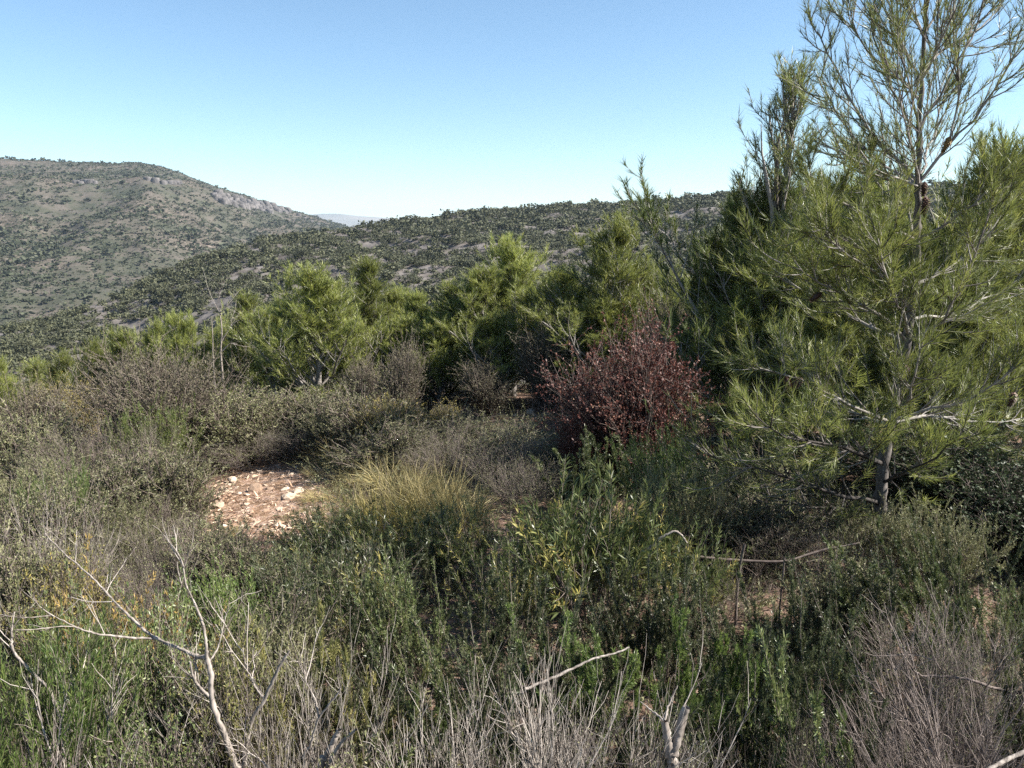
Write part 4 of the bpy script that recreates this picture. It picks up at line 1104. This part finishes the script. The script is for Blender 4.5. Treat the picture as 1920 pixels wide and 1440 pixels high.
stem_thing('dead_tree', 'dead grey stem with one long branch reaching left, bottom left', 'dead tree', 2.3, [
    ([(446, 1452), (443, 1440), (419, 1373), (397, 1314), (396, 1267), (388, 1234)], .0155, .0095, 'trunk'),
    ([(388, 1234), (365, 1229, .02), (328, 1212, .05), (288, 1194, .08), (252, 1165, .12), (219, 1132, .16), (175, 1085, .22), (120, 1037, .3), (84, 1001, .36)], .0085, .0022, 'branch'),
    ([(292, 1198, .08), (226, 1194, .03), (175, 1187, -.03), (135, 1172, -.06), (90, 1150, -.1)], .0055, .0016, 'branch'),
    ([(388, 1234), (386, 1209), (381, 1172, .03), (365, 1130, .06), (350, 1099, .1), (339, 1048, .15), (310, 1008, .2)], .007, .002, 'branch'),
    ([(396, 1310), (378, 1292, -.02), (365, 1275, -.03), (356, 1240, -.05)], .0065, .004, 'branch'),
    ([(390, 1245), (408, 1215, .04), (415, 1190, .06), (425, 1150, .1)], .004, .0016, 'branch')], 'deadwood', 4, .13)
stem_thing('dead_tree', 'leaning brown dead stem just right of the forked grey stem', 'dead tree', 2.35, [
    ([(456, 1450), (458, 1435), (470, 1358), (496, 1311), (521, 1256), (542, 1220)], .013, .005, 'trunk'),
    ([(496, 1311), (480, 1290, .05), (462, 1250, .1), (455, 1215, .12)], .004, .0016, 'branch')], 'deadwood', 5, .15)
stem_thing('dead_tree', 'thin pale forked stem rising from the bottom edge under the yellowish rosemary', 'dead tree', 2.1, [
    ([(574, 1450), (570, 1420), (583, 1395), (598, 1347), (634, 1300), (637, 1290)], .008, .0022, 'trunk'),
    ([(598, 1347), (590, 1310, .02), (575, 1280, .04), (570, 1255, .05)], .004, .0015, 'branch')], 'deadwood', 4, .14)
stem_thing('dead_tree', 'thick pale dead stub beside the thin forked stem, bottom edge', 'dead tree', 2.05, [
    ([(602, 1455), (612, 1420), (628, 1385), (636, 1368)], .0135, .0095, 'trunk'),
    ([(614, 1440), (630, 1408, -.02), (648, 1384, -.03), (668, 1368, -.04)], .009, .005, 'branch')], 'deadwood')
stem_thing('dead_tree', 'sawn forked grey stump at the bottom right of centre', 'stump', 2.0, [
    ([(1262, 1460), (1258, 1425), (1252, 1385), (1245, 1350)], .0215, .012, 'trunk'),
    ([(1262, 1415), (1274, 1372, .01), (1287, 1326, .02)], .017, .0155, 'branch'),
    ([(1245, 1352), (1225, 1335, .03), (1200, 1315, .05)], .0045, .0018, 'branch'),
    ([(1246, 1350), (1255, 1320, .03), (1270, 1285, .05)], .0045, .0018, 'branch')], 'deadwood')
stem_thing('dead_tree', 'twisted pale dead branch rising at the left edge', 'dead tree', 2.5, [
    ([(230, 1455), (212, 1425), (171, 1417), (146, 1384), (118, 1358), (109, 1351), (106, 1325), (90, 1290), (66, 1267)], .011, .006, 'trunk'),
    ([(66, 1267), (28, 1225, .03), (22, 1190, .05), (27, 1147, .08)], .007, .003, 'branch'),
    ([(212, 1425), (200, 1398, .03), (185, 1365, .05), (190, 1330, .08), (205, 1290, .1)], .006, .002, 'branch'),
    ([(150, 1390), (155, 1340, .03), (150, 1300, .05), (158, 1240, .1)], .004, .0014, 'branch')], 'deadwood', 4, .16)
snag = stem_thing('dead_tree', 'bare white snag standing among the young pines at the left', 'dead tree', 12.6, [
    ([(417, 700), (414, 660), (416, 622), (413, 590), (415, 572)], .024, .008, 'trunk'),
    ([(415, 640), (428, 620), (440, 605), (450, 600)], .016, .005, 'branch'), ([(415, 660), (425, 650), (432, 644), (445, 645)], .014, .005, 'branch'),
    ([(415, 590), (408, 580), (404, 572)], .012, .005, 'branch'), ([(415, 585), (424, 575), (428, 562)], .012, .005, 'branch')], 'deadwood', 4, .45)
stem_thing('dead_tree', 'thin bare grey pole left beside the white snag', 'dead tree', 12.4, [
    ([(400, 680), (399, 640), (398, 615), (396, 592)], .012, .006, 'trunk')], 'deadwood')
stem_thing('fallen_branch', 'pale peeled branch lying on the white twigs at bottom middle', 'branch', 2.3, [
    ([(985, 1292, -.05), (1050, 1265), (1110, 1236, .05), (1150, 1226, .08), (1180, 1214, .1)], .006, .0032, 'wood')], 'deadwood')
stem_thing('fallen_branch', 'pale stick in the bottom right corner', 'branch', 1.9, [
    ([(1840, 1452), (1880, 1428, .03), (1930, 1405, .06), (1960, 1392, .08)], .008, .006, 'wood')], 'deadwood')
stem_thing('fallen_branch', 'curved grey branch arching left of the dry brown twigs under the pine', 'branch', 3.9, [
    ([(1215, 1030), (1240, 1008), (1262, 997), (1275, 1000), (1288, 1018)], .010, .005, 'wood')], 'deadwood')
stem_thing('dead_tree', 'dark burnt upright stick in the shade under the pine', 'dead tree', 3.9, [
    ([(1380, 1150), (1383, 1100), (1388, 1060), (1396, 1020)], .011, .008, 'trunk')], 'twig_mauve')
stem_thing('dead_tree', 'pale thin upright stick right of the burnt one', 'dead tree', 3.9, [
    ([(1463, 1130), (1467, 1090), (1471, 1045)], .007, .005, 'trunk')], 'twig_mauve')
stem_thing('fallen_branch', 'long dark fallen limb lying across the upright sticks', 'branch', 4.2, [
    ([(1290, 1042, -.1), (1380, 1050), (1470, 1052), (1540, 1032, .1), (1612, 1018, .15)], .010, .007, 'wood')], 'twig_dark', 4, .25)  # dark wood colour stands in for the shade on this limb
stem_thing('dead_tree', 'bright dead stem with branching twigs left of the brush heap', 'dead tree', 2.2, [
    ([(1742, 1455), (1735, 1400), (1722, 1350), (1700, 1310)], .005, .0025, 'trunk')], 'twig_mauve')
stem_thing('fallen_branch', 'long grey bough lying along the brush heap at right', 'branch', 2.6, [
    ([(1930, 1300, -.1), (1880, 1295), (1820, 1275), (1770, 1268), (1730, 1268)], .0085, .005, 'wood'),
    ([(1770, 1268), (1755, 1240), (1745, 1215)], .004, .002, 'branch'), ([(1730, 1268), (1712, 1255), (1700, 1225)], .004, .002, 'branch')], 'twig_mauve', 5, .2)

# ------------------------------------------------------------------ stones of the clearing
def stone_mesh(seed, n=2):
    import bmesh
    r = np.random.default_rng(seed)
    bm = bmesh.new(); bmesh.ops.create_icosphere(bm, subdivisions=n, radius=1.0)
    for k in range(9):
        nrm = Vector(r.normal(0, 1, 3)).normalized(); dd = r.uniform(.5, .8)
        for vt in bm.verts:
            h = vt.co.dot(nrm)
            if h > dd: vt.co -= nrm * (h - dd)
    for vt in bm.verts: vt.co += Vector(r.normal(0, .03, 3)); vt.co.z *= .62
    me = bpy.data.meshes.new('stone'); bm.to_mesh(me); bm.free(); me.materials.append(M['stone'])
    return me


def stony_patch(name, u0, v0, ru, rv):
    n, m_ = 40, 10
    V = []
    for i in range(n):
        a = 2 * math.pi * i / n; e_ = 1 + .16 * math.sin(3 * a + 1) + .10 * math.sin(7 * a)
        for j in range(m_):
            q = (j + .02) / (m_ - 1)
            p = on_ground(u0 + ru * q * e_ * math.cos(a), v0 + rv * q * e_ * math.sin(a))
            V.append((p[0], p[1], float(ground_z(p[0], p[1])) + .022 - .034 * q ** 4))
    i = np.arange(n)[:, None]; j = np.arange(m_ - 1)[None]; i2 = (i + 1) % n
    mb = MB(); mb.add(np.array(V), np.stack([i * m_ + j, i2 * m_ + j, i2 * m_ + j + 1, i * m_ + j + 1], -1).reshape(-1, 4), .5)
    structure(name, mb.mesh(name, M['stony'], True))


M['stony'] = earth_mat('pink_stony_earth', [
    (14, (1, 1, 1), (0, 0, 0), [(.3, (.12, .068, .040)), (.5, (.24, .148, .092)), (.7, (.38, .265, .175))], None),
    (38, (1, 1, 1), (0, 0, 0), [(.3, (.20, .11, .08)), (.5, (.38, .25, .18)), (.68, (.60, .48, .39))], (9.0, .45, .58))], .95, (.9, .03))
stony_patch('clearing', 518, 938, 135, 74)
stony_patch('stony_ground', 955, 768, 125, 24)
STONES = [stone_mesh(k) for k in range(7)]


def stone(u, v, s, label, group='stones of the sunlit clearing'):
    p = on_ground(u, v); o = link('stone', STONES[rng.integers(0, 7)])
    o.location = (p[0], p[1], float(ground_z(p[0], p[1])) + s * .25); o.scale = (s * rng.uniform(.8, 1.25), s * rng.uniform(.8, 1.2), s * rng.uniform(.7, 1.05)); o.rotation_euler = (rng.normal(0, .25), rng.normal(0, .25), rng.random() * 6)
    tag(o, label, 'stone', group)


stone(478, 924, .08, 'whitest rounded stone with a dark shadow, middle of the sunlit clearing')
stone(544, 936, .095, 'largest pale block at the right side of the clearing')
stone(437, 904, .075, 'cream stone at the upper left rim of the clearing')
stone(410, 952, .075, 'cream stone at the lower left rim of the clearing')
stone(575, 882, .06, 'pinkish stone at the upper right rim of the clearing')
stone(562, 926, .065, 'pale stone touching the largest block on its right')
stone(505, 920, .06, 'flat pink stone right of the whitest stone')
stone(418, 930, .06, 'flat cream stone above the lower left rim of the clearing')
stone(460, 950, .06, 'flat stone below the whitest stone')
stone(535, 922, .055, 'cream stone just above the largest block')
for k in range(190):
    a = rng.random() * 6.28; q = math.sqrt(rng.random())
    stone(505 + 102 * q * math.cos(a), 938 + 60 * q * math.sin(a), rng.uniform(.012, .046), 'small pale pinkish stone among the rubble of the sunlit clearing')
for k in range(14):
    stone(505 + rng.normal(0, 35), 1000 + rng.normal(0, 10), rng.uniform(.015, .04), 'small stone on the bare strip below the clearing', 'stones on the bare strip below the clearing')
for k in range(30):
    stone(rng.uniform(850, 1060), rng.uniform(757, 785), rng.uniform(.03, .09), 'small pink stone on the back stony patch left of the red bush', 'stones on the stony patch at the back')

# ------------------------------------------------------------------ low growth and litter nobody could count
N = 78000
th = rng.uniform(-.95, .95, N); rr = np.sqrt(rng.uniform(1.1 ** 2, 15 ** 2, N)) ** .999
rr = 1.1 + 14 * rng.random(N) ** 1.25
x, y = rr * np.sin(th), rr * np.cos(th); z = near_z(th, rr)
u, v = project(x, y, z)
wv = 1 + .35 * fbm(x, y, .55, 41); bare = (((u - 500) / 122) ** 2 + ((v - 955) / 92) ** 2 < wv) | (((u - 955) / 130) ** 2 + ((v - 765) / 26) ** 2 < 1)
keep = ~bare; x, y, z = x[keep], y[keep], z[keep]; n = len(x)
p0 = np.stack([x, y, z - .01], 1)
d0 = norm(np.stack([rng.normal(0, .7, n), rng.normal(0, .7, n), np.full(n, .55)], 1))
P = grow(p0, d0, rng.uniform(.08, .40, n) * (.6 + .7 * rng.random(n)) * np.clip((np.hypot(x, y) - 2.0) / 5, .22, 1), 4, -.15, .18)
k = n // 3
mb = MB(); tubes(mb, P[:k], .0022, .0009, 3); tag(link('twig_litter', mb.mesh('twig_litter', M['twig'])), 'dry brown twigs and litter covering the ground between the shrubs', 'litter', None, 'stuff')
mb = MB(); tubes(mb, P[k:], .0012, .0008, 3, .3); leafy(mb, P[k:], (n - k) * 15, .1, 1, .8, .024, .0060)
tag(link('undergrowth', mb.mesh('undergrowth', M['scrub'])), 'low grey green undergrowth filling the gaps between the shrubs', 'undergrowth', None, 'stuff')
# dry needles, bark and chips on the bare patches
N = 5200
u = np.concatenate([rng.normal(500, 55, N), rng.uniform(850, 1060, N // 2)]); v = np.concatenate([rng.normal(938, 34, N), rng.uniform(752, 790, N // 2)])
pp = np.array([on_ground(a, b) for a, b in zip(u, v)])
pp[:, 2] = ground_z(pp[:, 0], pp[:, 1]) + .006
mb = MB(); dd = norm(np.stack([rng.normal(0, 1, len(pp)), rng.normal(0, 1, len(pp)), rng.normal(.05, .12, len(pp))], 1))
blades(mb, pp, dd, rng.uniform(.03, .11, len(pp)), rng.uniform(.004, .02, len(pp)), rng.random(len(pp)))
tag(link('wood_chips', mb.mesh('wood_chips', leaf_mat('reddish_chips', [(0, (.17, .095, .060)), (.5, (.37, .24, .16)), (1, (.60, .47, .35))], 0, .8, .2, .05))), 'reddish dry chips and bark strewn over the bare stony patches', 'litter', None, 'stuff')

# ------------------------------------------------------------------ air
HAZE = 1.0e-4
if HAZE:
    import bmesh
    bm = bmesh.new(); bmesh.ops.create_cube(bm, size=1.0)
    for vt in bm.verts: vt.co = Vector((vt.co.x * 19000, vt.co.y * 19000, vt.co.z * 275 + 65))
    me = bpy.data.meshes.new('haze'); bm.to_mesh(me); bm.free()
    m, nt, out = new_mat('haze_air')
    pv = nt.nodes.new('ShaderNodeVolumePrincipled'); pv.inputs['Color'].default_value = (.70, .84, 1, 1); pv.inputs['Density'].default_value = HAZE; pv.inputs['Anisotropy'].default_value = .2
    nt.links.new(pv.outputs[0], out.inputs['Volume']); me.materials.append(m)
    tag(link('haze', me), kind='stuff')

# ------------------------------------------------------------------ light
SUN_AZ = math.radians(96); SUN_EL = math.radians(40)
sd = Vector((math.sin(SUN_AZ) * math.cos(SUN_EL), math.cos(SUN_AZ) * math.cos(SUN_EL), math.sin(SUN_EL)))
sl = bpy.data.lights.new('sun', 'SUN'); sl.energy = 5.0; sl.angle = math.radians(.53); sl.color = (1, .955, .88)
so = bpy.data.objects.new('sun', sl); COL.objects.link(so); so.rotation_euler = sd.to_track_quat('Z', 'Y').to_euler(); so.location = (20, 5, 20)
wd = bpy.data.worlds.new('World'); scene.world = wd; wd.use_nodes = True
nt = wd.node_tree; nt.nodes.clear()
sky = nt.nodes.new('ShaderNodeTexSky'); sky.sky_type = 'NISHITA'; sky.sun_disc = False
sky.sun_elevation = SUN_EL; sky.sun_rotation = SUN_AZ; sky.altitude = 0; sky.air_density = .9; sky.dust_density = 0; sky.ozone_density = 3.0
bg = nt.nodes.new('ShaderNodeBackground'); bg.inputs['Strength'].default_value = .063
wo = nt.nodes.new('ShaderNodeOutputWorld')
tint = nt.nodes.new('ShaderNodeMix'); tint.data_type = 'RGBA'; tint.blend_type = 'MULTIPLY'; tint.inputs['Factor'].default_value = 1; tint.inputs['B'].default_value = (.95, 1.03, 1.0, 1)
nt.links.new(sky.outputs[0], tint.inputs['A']); nt.links.new(tint.outputs['Result'], bg.inputs['Color']); nt.links.new(bg.outputs[0], wo.inputs['Surface'])

vs = scene.view_settings; vs.view_transform = 'Standard'; vs.look = 'None'; vs.exposure = 1.58; vs.gamma = 1; vs.use_curve_mapping = False
scene.cycles.max_bounces = 6; scene.cycles.diffuse_bounces = 3; scene.cycles.transmission_bounces = 3; scene.cycles.volume_bounces = 0
scene.cycles.caustics_reflective = False; scene.cycles.caustics_refractive = False
scene.cycles.use_denoising = False; scene.cycles.use_adaptive_sampling = False
import os
if os.environ.get('SHOW_REPORT'):
    print('X', [(len(m.polygons), m.name) for m in bpy.data.meshes if len(m.polygons) > 60000])
    for r_ in REPORT: print('PLANT', *r_)
